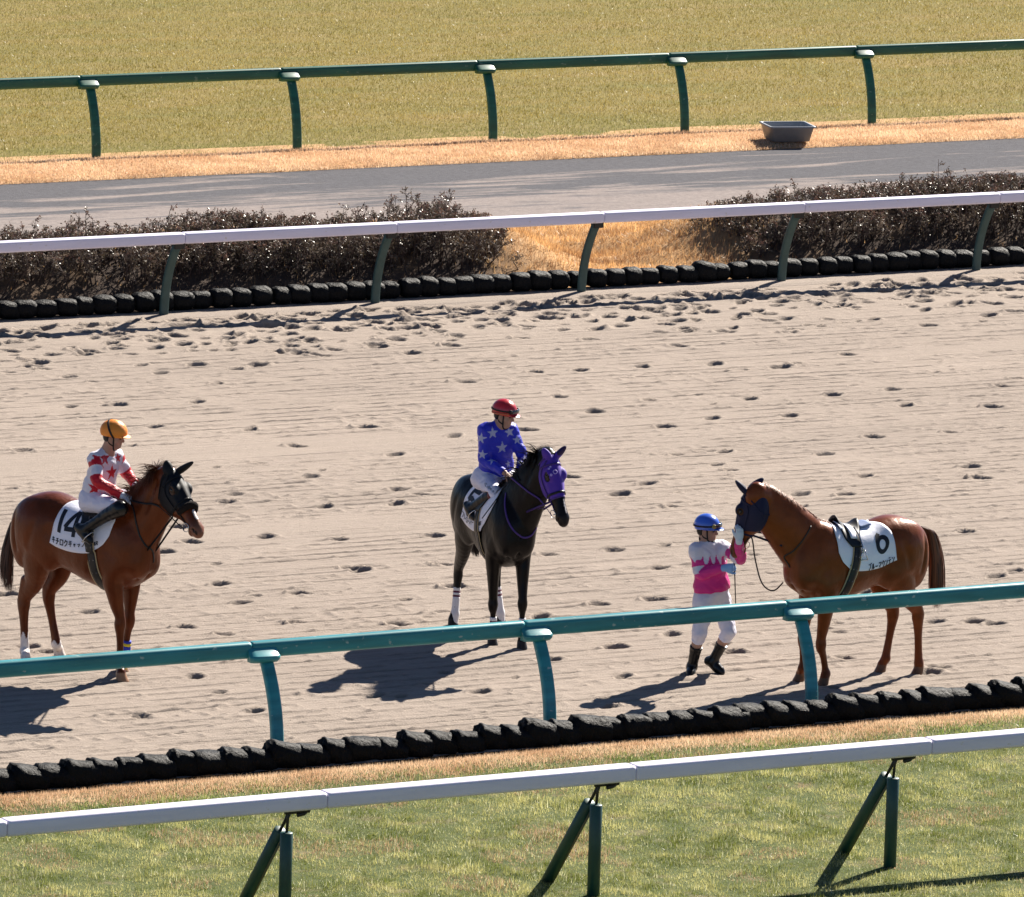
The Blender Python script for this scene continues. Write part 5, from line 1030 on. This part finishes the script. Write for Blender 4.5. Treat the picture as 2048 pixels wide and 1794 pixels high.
def person(label, L, J, base, name='person', helmet=(.8, .3, .02), hs=.97, group='jockeys'):
    """J joints in own frame.  base: root position in own frame"""
    root = empty(name, tuple(L.R.T@np.array(base)+L.O), math.atan2(L.fx[1], L.fx[0])); tag(root, label, 'person', group); B = np.array(base, float); A = {k: np.array(v, float)-B for k, v in J.items() if k not in ('hand',)}
    allp = np.array([A[k] for k in A if k not in ('face', 'headup') and not k.startswith('d_')]); lo = allp.min(0)-.22; hi = allp.max(0)+.26
    mk = lambda: Field(lo, hi, .0068)
    m_ = (A['shL']+A['shR'])/2
    for k in ('shL', 'shR'): A[k] = m_+(A[k]-m_)*.86
    side = unit(A['shL']-A['shR']); up = unit((A['shL']+A['shR'])/2-A['pel']); fr = unit(np.cross(side, up)); ch = (A['shL']+A['shR'])/2; fc = unit(J['face']); hu = unit(np.asarray(J['headup'], float)-fc*(np.asarray(J['headup'])@fc)); HR = rotm(fc, np.cross(hu, fc), hu)
    def torso(f, g=0.):
        p0 = A['pel']; p1 = p0*.66+ch*.34; p2 = p0*.36+ch*.64; p3 = ch-up*.045
        f.chain([p0, p1+fr*.0, p2+fr*.010, p3], np.array([.098, .086, .098, .088])+g, .06, side, [1.42, 1.40, 1.46, 1.42], n=4)
        for t, k in ((-1, 'shR'), (1, 'shL')): f.cone(ch+up*.045+side*.03*t, A[k]+up*.002, .040+g, .038+g, .05); f.cone(ch+side*.05*t-up*.04, A[k]-up*.015, .062+g, .046+g, .05); f.ell(p2+side*.065*t+fr*.045+up*.03, np.array([.06, .045, .06])+g*.6, .04, rotm(side, fr, up))
    def arms(f, g=0., g2=None):
        g2 = g if g2 is None else g2
        for t in 'RL':
            s, e, w_ = A['sh'+t], A['el'+t], A['wr'+t]; f.chain([s, s*.5+e*.5, e, e*.55+w_*.45, w_], [.052+g, .044+g, .039+g, .037+g2, .028+g2], .03, n=3)
    def legs_(f, g=0., to=1.):
        for t in 'RL':
            h, k, an = A['hip'+t], A['kn'+t], A['an'+t]; bk = unit((h+an)/2-k+1e-6) if np.linalg.norm((h+an)/2-k) > .02 else -fr
            f.ell(h+fr*-.03, np.array([.085, .105, .10])+g, .05); f.chain([h, h*.55+k*.45, k*.93+h*.07, k], [.090+g, .079+g, .058+g, .054+g], .05, n=3)
            f.chain([k, k*.68+an*.32+bk*.012, k*.3+an*.7, an], [.052+g*.9, .053+g*.7, .040+g*.6, .036+g*.5], .03, n=3)
    def foot(f, t, g=0.):
        an, to = A['an'+t], A['toe'+t]; d = unit(to-an); dn = unit(A['an'+t]-A['kn'+t]); heel = an-unit(d-dn*(d@dn)*.6)*.045+dn*.035
        f.chain([an, an*.5+to*.5+dn*.004, to-d*.03, to], [.038+g, .037+g, .034+g, .022+g], .03, n=2); f.cone(heel, an*.45+to*.55+dn*.02, .030+g, .030+g, .03); f.cone(an, heel, .036+g, .031+g, .03)
    hands = J['hand']
    def hnd(f, g=0.):
        for t in 'RL':
            h = hands[t]; hand_p(f, A['wr'+t], np.array(h['d'], float), np.array(h['n'], float), h.get('side', 1 if t == 'R' else -1), g, h.get('curl', (.5, .8, .6)), thumb=h.get('thumb'))
    hc = A['head']; f = mk(); torso(f); f.cone(ch-up*.02, hc+HR@np.array([-.02, 0, -.07]), .062, .052, .05); f.cone(hc+HR@np.array([-.02, 0, -.05]), ch+up*.02, .052, .056, .04); head_p(f, hc, HR, hs); arms(f); legs_(f); foot(f, 'R'); foot(f, 'L'); hnd(f)
    V, Fc = f.mesh(); V, Fc = keep_big(V, Fc, 300); V = relax(V, Fc, 1, .35); body = mesh_np('body', V, Fc, M_skin, root)
    q = lambda x, y, z: hc+HR@(np.array([x, y, z])*hs)
    for t in (-1, 1):
        mb = MB(); c = q(.080, .031*t, .002); mb.loft([[c+.0125*hs*np.array([math.sin(a)*math.cos(b), math.sin(a)*math.sin(b), math.cos(a)]) for b in np.linspace(0, 2*math.pi, 12, endpoint=False)] for a in np.linspace(0.01, math.pi-.01, 8)]); mb.build('eye', M_eye, root)
        mb = MB(); mb.tube([q(.089, .016*t, .017), q(.090, .030*t, .022), q(.078, .046*t, .016)], .0035, 6); mb.build('eyebrow', M_hair, root)
    # hair under the helmet
    f = Field(hc-.2, hc+.2, .006); f.ell(q(-.022, 0, .03), np.array([.098, .084, .092])*hs, 0, HR); f.ell(q(-.045, 0, -.03), np.array([.058, .070, .050])*hs, .03, HR); P_ = (f.P()-hc)@HR/hs; f.D = np.maximum(f.D, -(P_[..., 2]+.062)).astype(np.float32); f.D = np.maximum(f.D, P_[..., 0]-.055+np.clip(.02-P_[..., 2], 0, .05)*1.1).astype(np.float32)
    e_ = np.sqrt(((P_[..., 0]+.008)/.026)**2+((P_[..., 2]+.022)/.036)**2)-1; f.D = np.maximum(f.D, -(e_*.03)).astype(np.float32); v_, c_ = f.mesh(); v_, c_ = keep_big(v_, c_, 100); mesh_np('hair', v_, c_, M_hair, root)
    return dict(root=root, A=A, HR=HR, hc=hc, hs=hs, q=q, mk=mk, torso=torso, arms=arms, legs=legs_, foot=foot, hnd=hnd, side=side, up=up, fr=fr, ch=ch, L=L, B=B, bv=bvh_of(V, Fc))
def clip(f, n, c): f.D = np.maximum(f.D, ((f.P()-c)@unit(n))).astype(np.float32)
def wrinkle(f, amp, sc=1.):
    P_ = f.P(); f.D += (amp*(np.sin(P_[..., 0]*38*sc+np.sin(P_[..., 2]*31*sc)*1.5+P_[..., 1]*20)*np.sin(P_[..., 2]*47*sc+P_[..., 1]*33+np.sin(P_[..., 0]*25)*1.3))).astype(np.float32)
def star_in(V, N, c, n, upv, R_):
    n = unit(n); u = unit(np.asarray(upv)-n*(np.asarray(upv)@n)); r_ = np.cross(u, n); d = V-c; x = d@r_; y = d@u; z = d@n; ok = (np.abs(z) < R_*1.0) & (N@n > -.05); a = np.arctan2(x, y); m = np.mod(a+math.pi/5, 2*math.pi/5)-math.pi/5; rr = np.hypot(x, y); k = math.pi/5; ri = R_*.40
    # line between outer tip and inner notch
    A_ = np.abs(m); x1, y1 = 0, R_; x2, y2 = ri*math.sin(k), ri*math.cos(k); px_, py_ = rr*np.sin(A_), rr*np.cos(A_); side_ = (x2-x1)*(py_-y1)-(y2-y1)*(px_-x1)
    return ok & (side_ < 0) & (rr < R_)
def vnorm(V, Fc):
    n = np.cross(V[Fc[:, 2]]-V[Fc[:, 0]], V[Fc[:, 3]]-V[Fc[:, 1]]); N_ = np.zeros_like(V)
    for i in range(4): np.add.at(N_, Fc[:, i], n)
    return N_/(np.linalg.norm(N_, axis=1, keepdims=True)+1e-12)
def seg_t(V, a, b): ab = b-a; t = ((V-a)@ab)/(ab@ab); tc = np.clip(t, 0, 1); return t, np.linalg.norm(V-(a+tc[:, None]*ab), axis=1)
def shirt(p, colf, g=.018, waist=.01, wr=.90, collar=.8):
    f = p['mk'](); p['torso'](f, g); P_ = f.P(); A = p['A']; up = p['up']; f.chain([A['pel']+up*.04, A['pel']+up*.10, A['pel']+up*.2], [.100+g, .106+g, .092+g], .05, p['side'], [1.4, 1.4, 1.4])
    f.D = np.maximum(f.D, -((P_-(A['pel']+up*waist))@up)).astype(np.float32); f2 = p['mk'](); p['arms'](f2, g*1.05, g*.8)
    for t in 'RL': d = unit(A['wr'+t]-A['el'+t]); near = np.linalg.norm(P_-A['wr'+t], axis=-1) < .12; f2.D = np.where(near, np.maximum(f2.D, (P_-(A['wr'+t]-d*.012))@d), f2.D).astype(np.float32)
    k = .035; h = np.maximum(k-np.abs(f.D-f2.D), 0)/k; f.D = np.minimum(f.D, f2.D)-h*h*k*.25; wrinkle(f, .0046, .7); wrinkle(f, .0022, 1.6)
    if collar: nb = p['ch']+up*.03; f.cone(nb, nb*(1-collar)+p['q'](-.028, 0, -.085)*collar, .070, .0625, .015)
    V, Fc = f.mesh(); V, Fc = keep_big(V, Fc, 300); V = relax(V, Fc, 1, .4); N_ = vnorm(V, Fc); N_ *= np.sign((N_*(V-(V.mean(0)))).sum(1).mean()); C_ = colf(p, V, N_); o = mesh_np('shirt', V, Fc, M_silk, p['root'], cols=C_); p['sbv'] = bvh_of(V, Fc); return o
def pickpx(p, bv, x, y):
    L = p['L']; d = ray(x, y); o = L.R@(CAM-L.O)-p['B']; h = bv.ray_cast(Vector(o), Vector(unit(L.R@d)), 400)
    return (None, None) if h[0] is None else (np.array(h[0]), -np.array(h[1]) if np.array(h[1])@(L.R@d) > 0 else np.array(h[1]))
def breeches(p, end=.10, g=.013, top=.10):
    A = p['A']; up = p['up']; f0 = p['mk'](); f0.chain([A['pel']-up*.03, A['pel']+up*.02, A['pel']+up*.12], [.085+g, .100+g, .088+g], .05, p['side'], [1.42, 1.42, 1.40]); P_ = f0.P(); clip(f0, up, A['pel']+up*top)
    f = p['mk'](); p['legs'](f, g); k_ = .05; h_ = np.maximum(k_-np.abs(f.D-f0.D), 0)/k_; f.D = np.minimum(f.D, f0.D)-h_*h_*k_*.25
    for t in 'RL':
        h, k, an = A['hip'+t], A['kn'+t], A['an'+t]; ln = np.linalg.norm(an-k); ab = an-k; ts = ((P_-k)@ab)/(ab@ab); tc = np.clip(ts, 0, 1); ds = np.linalg.norm(P_-(k+tc[..., None]*ab), axis=-1); ab = h-k; tt = np.clip(((P_-k)@ab)/(ab@ab), 0, 1); dt = np.linalg.norm(P_-(k+tt[..., None]*ab), axis=-1)
        cut = np.where((ds < dt-.004) & (ds < .16), ts*ln-end, -.3); f.D = np.maximum(f.D, cut).astype(np.float32)
    wrinkle(f, .0044, .65); wrinkle(f, .0018, 1.5); V, Fc = f.mesh(); V, Fc = keep_big(V, Fc, 300); V = relax(V, Fc, 1, .4); o = mesh_np('breeches', V, Fc, M_breech, p['root']); p['bbv'] = bvh_of(V, Fc); return o
def boots(p, start=.10, cuff=None, knee=.054):
    for t in 'RL':
        A = p['A']; k, an, to = A['kn'+t], A['an'+t], A['toe'+t]; d = unit(an-k); pts = np.array([k, an, to]); f = Field(pts.min(0)-.14, pts.max(0)+.14, .006); g = .009; bk = -p['fr']*.012
        f.chain([k+d*max(start, 0), k*.68+an*.32+bk, k*.3+an*.7, an], [knee+g, .054+g, .043+g, .039+g], .02, n=3); p['foot'](f, t, g*.8); P_ = f.P(); f.D = np.maximum(f.D, -((P_-(k+d*start))@d) if start > 0 else -1.).astype(np.float32); wrinkle(f, .0018, 1.); V, Fc = f.mesh(); V, Fc = keep_big(V, Fc, 100); V = relax(V, Fc, 1, .4); b = mesh_np('boot', V, Fc, M_boot, p['root'])
        if cuff: mb = MB(); mb.tube([k+d*(start-.035), k+d*(start+.012)], [.0665, .0655], 20); mb.build('boot_cuff', cuff, b)
def gloves(p, m):
    for t in 'RL':
        A = p['A']; w_ = A['wr'+t]; f = Field(w_-.24, w_+.24, .0055); h = p['J']['hand'][t]; hand_p(f, w_, np.array(h['d'], float), np.array(h['n'], float), h.get('side', 1 if t == 'R' else -1), .0028, h.get('curl', (.5, .8, .6)), thumb=h.get('thumb')); d = unit(w_-A['el'+t]); f.cone(w_-d*.035, w_+d*.01, .033, .031, .015)
        V, Fc = f.mesh(); V, Fc = keep_big(V, Fc, 60); mesh_np('glove', V, Fc, m, p['root'])
def helmet(p, m, goggles=None, strapband=None, tilt=.0, puff=0., trim=None):
    HR, hc, s, q = p['HR'], p['hc'], p['hs'], p['q']; f = Field(hc-.27, hc+.27, .0065); f.ell(q(-.010, 0, .048), np.array([.134+puff, .112+puff, .114+puff*.6])*s, 0, HR); P_ = (f.P()-hc)@HR/s
    lim = .012-.16*np.clip(-P_[..., 0]-.02, 0, .2)*1.2-tilt*P_[..., 0]; f.D = np.maximum(f.D, (lim-P_[..., 2])*s).astype(np.float32)
    f.ell(q(.105, 0, .028), np.array([.070, .080, .010])*s, .012, rotm(HR@np.array([1., 0, -.12]), HR[:, 1], HR@np.array([.12, 0, 1.]))); f.ell(q(-.01, 0, .155+puff*.6), np.array([.010, .010, .008])*s, .01)
    inn = Field(hc-.27, hc+.27, .0065); inn.ell(q(-.010, 0, .040), np.array([.118, .094, .092])*s, 0, HR); f.D = np.maximum(f.D, -inn.D).astype(np.float32)
    V, Fc = f.mesh(); V, Fc = keep_big(V, Fc, 100); V = relax(V, Fc, 1, .4); o = mesh_np('helmet', V, Fc, m, p['root']); hb = bvh_of(V, Fc)
    def band(c, ax, ref, a0, a1, w_, mm, nm, off=.004, par=o):
        P2, N2 = ring_on(hb, c, ax, ref, 50, off, a0, a1, .4); mb = MB(); ribbon(mb, P2, N2, w_, .004); return mb.build(nm, mm, par)
    if trim: band(q(-.01, 0, .024), HR@np.array([-.17, 0, 1.]), HR[:, 0], 40, 320, .016, trim, 'helmet_rim')
    if strapband: band(q(0, 0, .06), HR@np.array(strapband), HR[:, 2], -130, 130, .020, M_dark, 'elastic_band')
    if goggles:
        c0 = q(.0, 0, goggles); ax = HR@np.array([-.10, 0, 1.]); band(c0, ax, HR[:, 0], 35, 325, .016, M_dark, 'goggle_strap', .005)
        P2, N2 = ring_on(hb, c0, ax, HR[:, 0], 24, .012, -38, 38, .4); mb = MB(); k = len(P2); mb.tube(P2, [.027*(.55+.45*math.sin(math.pi*(i+.5)/k)) for i in range(k)], 10, up=tuple(HR[:, 2]), flat=.5); g_ = mb.build('goggles', M_lens, o)
        for sgn in (0, -1): c = P2[sgn]; ring_n = unit(N2[sgn]+HR[:, 1]*(1 if sgn == 0 else -1)*0); mb = MB(); mb.tube([c-N2[sgn]*.008, c+N2[sgn]*.008], .021, 14); mb.build('strap_lug', M_dark if goggles > .055 else mat('olive_lug', (.28, .24, .06), .6) if sgn == 0 and 'olive_lug' not in bpy.data.materials else M_dark, g_)
    # chin strap
    mb = MB()
    for t in (-1, 1):
        pts = [q(.025, .082*t, .02), q(.030, .078*t, -.03), q(.032, .060*t, -.085), q(.035, .025*t, -.128), q(.035, 0, -.132)]; P2 = smoothline(pts, 5); P2, N2 = on_surf(p['bv'], P2, .004, 1); ribbon(mb, P2, N2, .014, .004)
        pts = [q(-.05, .080*t, .01), q(-.02, .080*t, -.05), q(.028, .066*t, -.080)]; P2, N2 = on_surf(p['bv'], smoothline(pts, 5), .004, 1); ribbon(mb, P2, N2, .012, .004)
    mb.build('chin_strap', M_dark, p['root']); return o
def stars_from_px(p, V, N_, C_, items, col):
    for (x, y, R_) in items:
        c, n = pickpx(p, p['tbv'], x, y)
        if c is None: continue
        C_[star_in(V, N_, c, n, p['up'], R_)] = col
    return C_
WHT = np.array([.82, .80, .88]); RED = np.array([.62, .008, .022]); BLU = np.array([.030, .038, .60]); PNK = np.array([.75, .025, .27])
def col1(p, V, N_):
    A = p['A']; p['tbv'] = bvh_of(V, p['_F']) if '_F' in p else p['bv']; C_ = np.tile(WHT, (len(V), 1)); arm = np.zeros(len(V), bool)
    C_ = stars_from_px(p, V, N_, C_, [(208, 917, .080), (223, 945, .082), (174, 943, .07), (190, 974, .075), (235, 916, .055), (176, 903, .04), (222, 972, .04)], RED)
    for t in 'RL':
        u, d1 = seg_t(V, A['sh'+t], A['el'+t]); w_, d2 = seg_t(V, A['el'+t], A['wr'+t]); out = ((V-p['ch'])@(A['sh'+t]-p['ch']))/np.linalg.norm(A['sh'+t]-p['ch'])
        a = (d1 < .075) & (u > -.05) & ((out > .155) | (u > .35)); C_[a] = WHT; C_[a & (u < .38)] = RED; C_[(d1 < .08) & (u > .80)] = RED; C_[(d2 < .07) & (w_ > -.05) & (d2 <= d1+.002)] = RED
    k = (V-(p['ch']))@p['up'] > .055; C_[k] = WHT; return C_
def col2(p, V, N_):
    C_ = np.tile(BLU, (len(V), 1)); p['tbv'] = p['_bv']; W_ = np.array([.50, .52, .74])
    return stars_from_px(p, V, N_, C_, [(963, 876, .060), (985, 866, .062), (1004, 895, .066), (1018, 864, .060), (965, 909, .052), (985, 921, .055), (1012, 926, .04), (1034, 880, .05), (1040, 925, .05), (955, 893, .04)], W_)
def col3(p, V, N_):
    A = p['A']; p['tbv'] = p['_bv']; C_ = np.tile(PNK, (len(V), 1)); d = V-p['ch']; x = d@p['side']; z = d@p['up']; fy = d@p['fr']; ang = np.arctan2(x, fy+.02)
    tri = np.abs(np.mod(ang/(2*math.pi)*13+.5, 1)-.5)*2; lim = -.155+.125*tri; C_[(z > lim)] = WHT
    for t in 'RL':
        u, d1 = seg_t(V, A['sh'+t], A['el'+t]); w_, d2 = seg_t(V, A['el'+t], A['wr'+t]); out = ((V-p['ch'])@(A['sh'+t]-p['ch']))/np.linalg.norm(A['sh'+t]-p['ch'])
        a = (d1 < .075) & (u > .0) & ((out > .16) | (u > .45)); q_ = V-A['sh'+t]; ax = unit(A['el'+t]-A['sh'+t]); e1 = unit(np.cross(ax, p['fr'])); e2 = np.cross(ax, e1); an = np.arctan2(q_@e1, q_@e2); tr = np.abs(np.mod(an/(2*math.pi)*4+.5, 1)-.5)*2
        C_[a] = PNK; C_[a & (u < .25+.28*tr)] = WHT; C_[(d1 < .075) & (u > .70) & (u < 1.02) & ((w_ < .05) | (d1 < d2))] = WHT; C_[(d2 < .075) & (w_ > .06) & (d2 < d1)] = PNK
    return C_
def dress(p, J, colf, **k):
    """first pass of the shirt gives the surface the printed marks are placed on"""
    f = p['mk'](); p['torso'](f, .013); f2 = p['mk'](); p['arms'](f2, .0135, .010); f.D = np.minimum(f.D, f2.D); V, Fc = f.mesh(); p['_bv'] = bvh_of(V, Fc); p['_F'] = Fc; p['bv0'] = p['bv']; p['J'] = J
    def cf(pp, V_, N_):
        pp.pop('_F', None); b = pp['bv']; pp['bv'] = pp['_bv']; c = colf(pp, V_, N_); pp['bv'] = b; return c
    return shirt(p, cf, **k)
def mirror(a): return np.array([a[0], -a[1], a[2]])
# ---- rider of the bay
L = L1; J = dict(hipR=L.lat(183, 1003, -.10), knR=L.lat(240, 1017, -.29), anR=L.lat(166, 1060, -.33), toeR=L.lat(181, 1083, -.34), shR=L.lat(188, 919, -.17), elR=L.lat(195, 962, -.24), wrR=L.lat(244, 991, -.12),
     shL=L.lat(234, 910, .16), elL=L.lat(254, 947, .24), wrL=L.lat(271, 970, .14), head=L.lat(228, 872, .0))
for k in ('hip', 'kn', 'an', 'toe'): J[k+'L'] = mirror(J[k+'R'])
J['pel'] = (J['hipR']+J['hipL'])/2+np.array([-.02, 0, .045]); J['face'] = L.dirn(.92, .30, -.16); J['headup'] = L.dirn(.12, .1, 1)
J['hand'] = dict(R=dict(d=L.dirn(.9, .1, -.15), n=L.dirn(.1, -.3, -1.), curl=(.35, .5, .4)), L=dict(d=L.dirn(.5, .6, -.4), n=L.dirn(.2, .1, -1.)))
print('P1', {k: np.round(v, 2).tolist() for k, v in J.items() if k != 'hand'})
p = person('jockey in white and red starred silks and orange cap on the bay horse', L, J, (J['pel'][0], 0, J['pel'][2]-.12)); dress(p, J, col1, collar=.6); breeches(p, .02); boots(p, -.1, knee=.074); gloves(p, M_glove)
helmet(p, mat('orange_cap', (.85, .27, .03), .5, .4, bump=(10, .5, .03)), strapband=(.75, 0, .55), puff=.006)
# stirrups of both riders hang from their saddles
def stirrup(H, toe, an, topu, ch, side):
    mb = MB(); d = unit(toe-an); c = toe-d*.045; dn = unit(np.cross(d, [0, 1., 0])); dn = dn if dn[2] < 0 else -dn; topp = ch(topu, .20, .03); pts = [c+dn*.05+np.array([0, -.045, 0]), c+dn*.05+np.array([0, .045, 0])]
    mb.tube([pts[0], pts[1]], .008, 6); mb.tube(smoothline([pts[0], c-dn*.03+np.array([0, -.05, 0]), c-dn*.085, c-dn*.03+np.array([0, .05, 0]), pts[1]], 5), .005, 6); mb.build('stirrup', M_steel, H['root']); mb = MB(); P_ = [c-dn*.08, (c-dn*.08)*.5+topp*.5+np.array([0, side*.01, 0]), topp]; ribbon(mb, P_, [np.array([0, side, .1])]*3, .024, .005); mb.build('stirrup_leather', M_leather, H['root'])
caH = Chart(HO[1], -1, -.45, .7); stirrup(HO[1], J['toeR'], J['anR'], .22, caH, -1); caH = Chart(HO[1], 1, -.45, .7); stirrup(HO[1], J['toeL'], J['anL'], .22, caH, 1)
# ---- rider of the black horse
L = L2; J = dict(hipR=L.lat(976, 962, -.10), knR=L.lat(993, 989, -.29), anR=L.lat(940, 1020, -.33), toeR=L.lat(951, 1040, -.35))
J['hipR'] = L.lon(968, 958, .02); J['knR'] = L.lon(992, 988, .36); J['anR'] = L.lon(941, 1016, .03); J['toeR'] = L.lon(951, 1038, .14)
for k in ('hipR', 'knR', 'anR', 'toeR'): print('P2', k, np.round(J[k], 2).tolist())
for k in ('hip', 'kn', 'an', 'toe'): J[k+'L'] = mirror(J[k+'R'])
pe = (J['hipR']+J['hipL'])/2+np.array([-.02, 0, .045]); pt = (L.R.T@pe)@TW; J['pel'] = pe
J.update(shR=L.tow(966, 861, pt+.18), elR=L.tow(969, 920, pt+.20), wrR=L.tow(1010, 946, pt+.40), shL=L.tow(1026, 860, pt+.02), elL=L.tow(1045, 914, pt+.12), wrL=L.tow(1040, 948, pt+.34), head=L.tow(1009, 829, pt+.14))
J['face'] = L.dirn(.88, .42, -.20); J['headup'] = L.dirn(.12, .1, 1)
J['hand'] = dict(R=dict(d=L.dirn(.7, .5, -.4), n=L.dirn(-.1, -.1, -1.), curl=(.6, 1.1, .8)), L=dict(d=L.dirn(-.1, .8, -.3), n=L.dirn(-.2, .1, -1.), curl=(.6, 1.1, .8)))
p = person('jockey in blue silks with pale stars and red cap on the near black horse', L, J, (J['pel'][0], 0, J['pel'][2]-.12)); dress(p, J, col2, collar=.42); breeches(p, .03); boots(p, .05, cuff=mat('maroon_cuff', (.12, .008, .02), .5))
helmet(p, mat('red_cap', (.48, .010, .018), .32, .5, bump=(10, .3, .02), coat=.3), goggles=.058, trim=mat('orange_trim', (.55, .12, .05), .5))
mb = MB()
for k, (a, b) in enumerate([((970, 966), (971, 973)), ((972, 966), (974, 969)), ((976, 972), (976, 977)), ((979, 972), (978, 978)), ((981, 976), (981, 981)), ((983, 977), (985, 984)), ((987, 981), (988, 985)), ((972, 973), (990, 987))]):
    c1, n1 = pickpx(p, p['bbv'], *a); c2, n2 = pickpx(p, p['bbv'], *b)
    if c1 is not None and c2 is not None: mb.tube([c1+n1*.002, (c1+c2)/2+n1*.004, c2+n2*.002], .0022 if k < 7 else .0012, 5)
if mb.V: mb.build('thigh_lettering', M_ink, p['root'])
caH = Chart(HO[2], -1, -.45, .7); stirrup(HO[2], J['toeR'], J['anR'], .22, caH, -1); caH = Chart(HO[2], 1, -.45, .7); stirrup(HO[2], J['toeL'], J['anL'], .22, caH, 1)
pw2 = (L.R.T@J['wrR'])@TW; a = L.R.T@L.tow(1024, 956, pw2+.06)+L.O; b = L.R.T@L.tow(964, 1037, pw2+.22)+L.O
mb = MB(); mb.tube([a-b*0-(a-b)*0+(a-b)*.12-(b*0), a, a*.7+b*.3, b], [.009, .009, .006, .005], 8); mb.V[-1][:8] = mb.V[-1][:8]; bb = np.concatenate(mb.V); mb2 = MB(); mb2.tube([a+(a-b)*.10-b, a-b, (a-b)*.7, (a-b)*.0], [.009, .009, .006, .005], 8); o = mb2.build('riding_whip', M_leather); o.location = tuple(b); tag(o, 'long black whip held by the blue silks jockey against the number 5 cloth', 'whip', 'riding whips')
# ---- jockey on foot holding the chestnut
O4 = G(1405, 1345); L4 = Loc(O4[:2], math.radians(-20)); L = L4
J = dict(pel=L.tow(1424, 1190, .0), hipR=L.tow(1409, 1205, .06), hipL=L.tow(1440, 1202, -.06), knR=L.tow(1399, 1266, .12), knL=L.tow(1458, 1263, .06), anR=L.tow(1384, 1333, .0), anL=L.tow(1426, 1322, -.02), toeR=L.tow(1380, 1351, .14), toeL=L.tow(1444, 1345, .05),
     shR=L.tow(1388, 1101, .10), shL=L.tow(1449, 1095, -.10), elR=L.tow(1400, 1147, .16), wrR=L.tow(1447, 1136, .24), elL=L.tow(1480, 1117, -.04), wrL=L.tow(1478, 1082, .06), head=L.tow(1415, 1059, .03))
_bw = L3.R.T@BITS3+L3.O; Tm = (_bw-L.O)@TW+.05; print('P3 Tm', Tm); J['wrL'] = L.tow(1478, 1082, Tm); J['elL'] = L.tow(1481, 1118, Tm*.6); J['shL'] = L.tow(1449, 1095, min(.0, Tm*.2-.06))
J['face'] = L.dirn(.90, .38, -.06); J['headup'] = L.dirn(.03, .05, 1)
J['hand'] = dict(R=dict(d=L.dirn(.92, .15, .12), n=L.dirn(.1, -.9, -.1), side=1, curl=(.8, 1.1, .9)), L=dict(d=L.dirn(.05, .1, 1.), n=L.dirn(-.3, -.8, .1), side=-1, curl=(.3, .5, .4)))
p = person('jockey in pink and white zigzag silks standing on foot beside the chestnut horse', L, J, (0, 0, 0)); dress(p, J, col3, waist=.055, collar=0); breeches(p, .105, top=.09); boots(p, .155); gloves(p, M_gloveb if False else M_glove)
for o in list(p['root'].children):
    if o.name.startswith('glove') and np.array([v.co for v in o.data.vertices])[:, 2].mean() < 1.12: o.data.materials[0] = M_gloveb
helmet(p, mat('blue_cap', (.045, .13, .62), .28, .5, coat=.5), goggles=.050)
f = Field(p['ch']-.2, p['ch']+.2, .006); f.cone(p['ch']+p['up']*.015, p['q'](-.02, 0, -.095), .066, .062, 0); V, Fc = f.mesh(); mesh_np('neck_warmer', V, Fc, M_black, p['root'])
mb = MB()
for (x, y) in ((1423, 1172), (1440, 1169)):
    c, n = pickpx(p, p['bbv'], x, y)
    if c is not None: mb = MB(); mb.tube([c, c+n*.004], .006, 10); mb.build('button', M_dark, p['root'])
pwr = (L.R.T@J['wrR'])@TW; a = L.R.T@L.tow(1467.6, 1091.6, pwr-.01)+L.O; b = L.R.T@L.tow(1471.5, 1212, pwr-.01)+L.O; mb = MB(); mb.tube([a-b, (a-b)*.93, (a-b)*.9, (a-b)*.55, (a-b)*.5, (a-b)*0], [.014, .013, .009, .009, .006, .005], 8); o = mb.build('riding_whip', M_leather); o.location = tuple(b); tag(o, 'upright black whip in the gloved hand of the pink silks jockey', 'whip', 'riding whips')
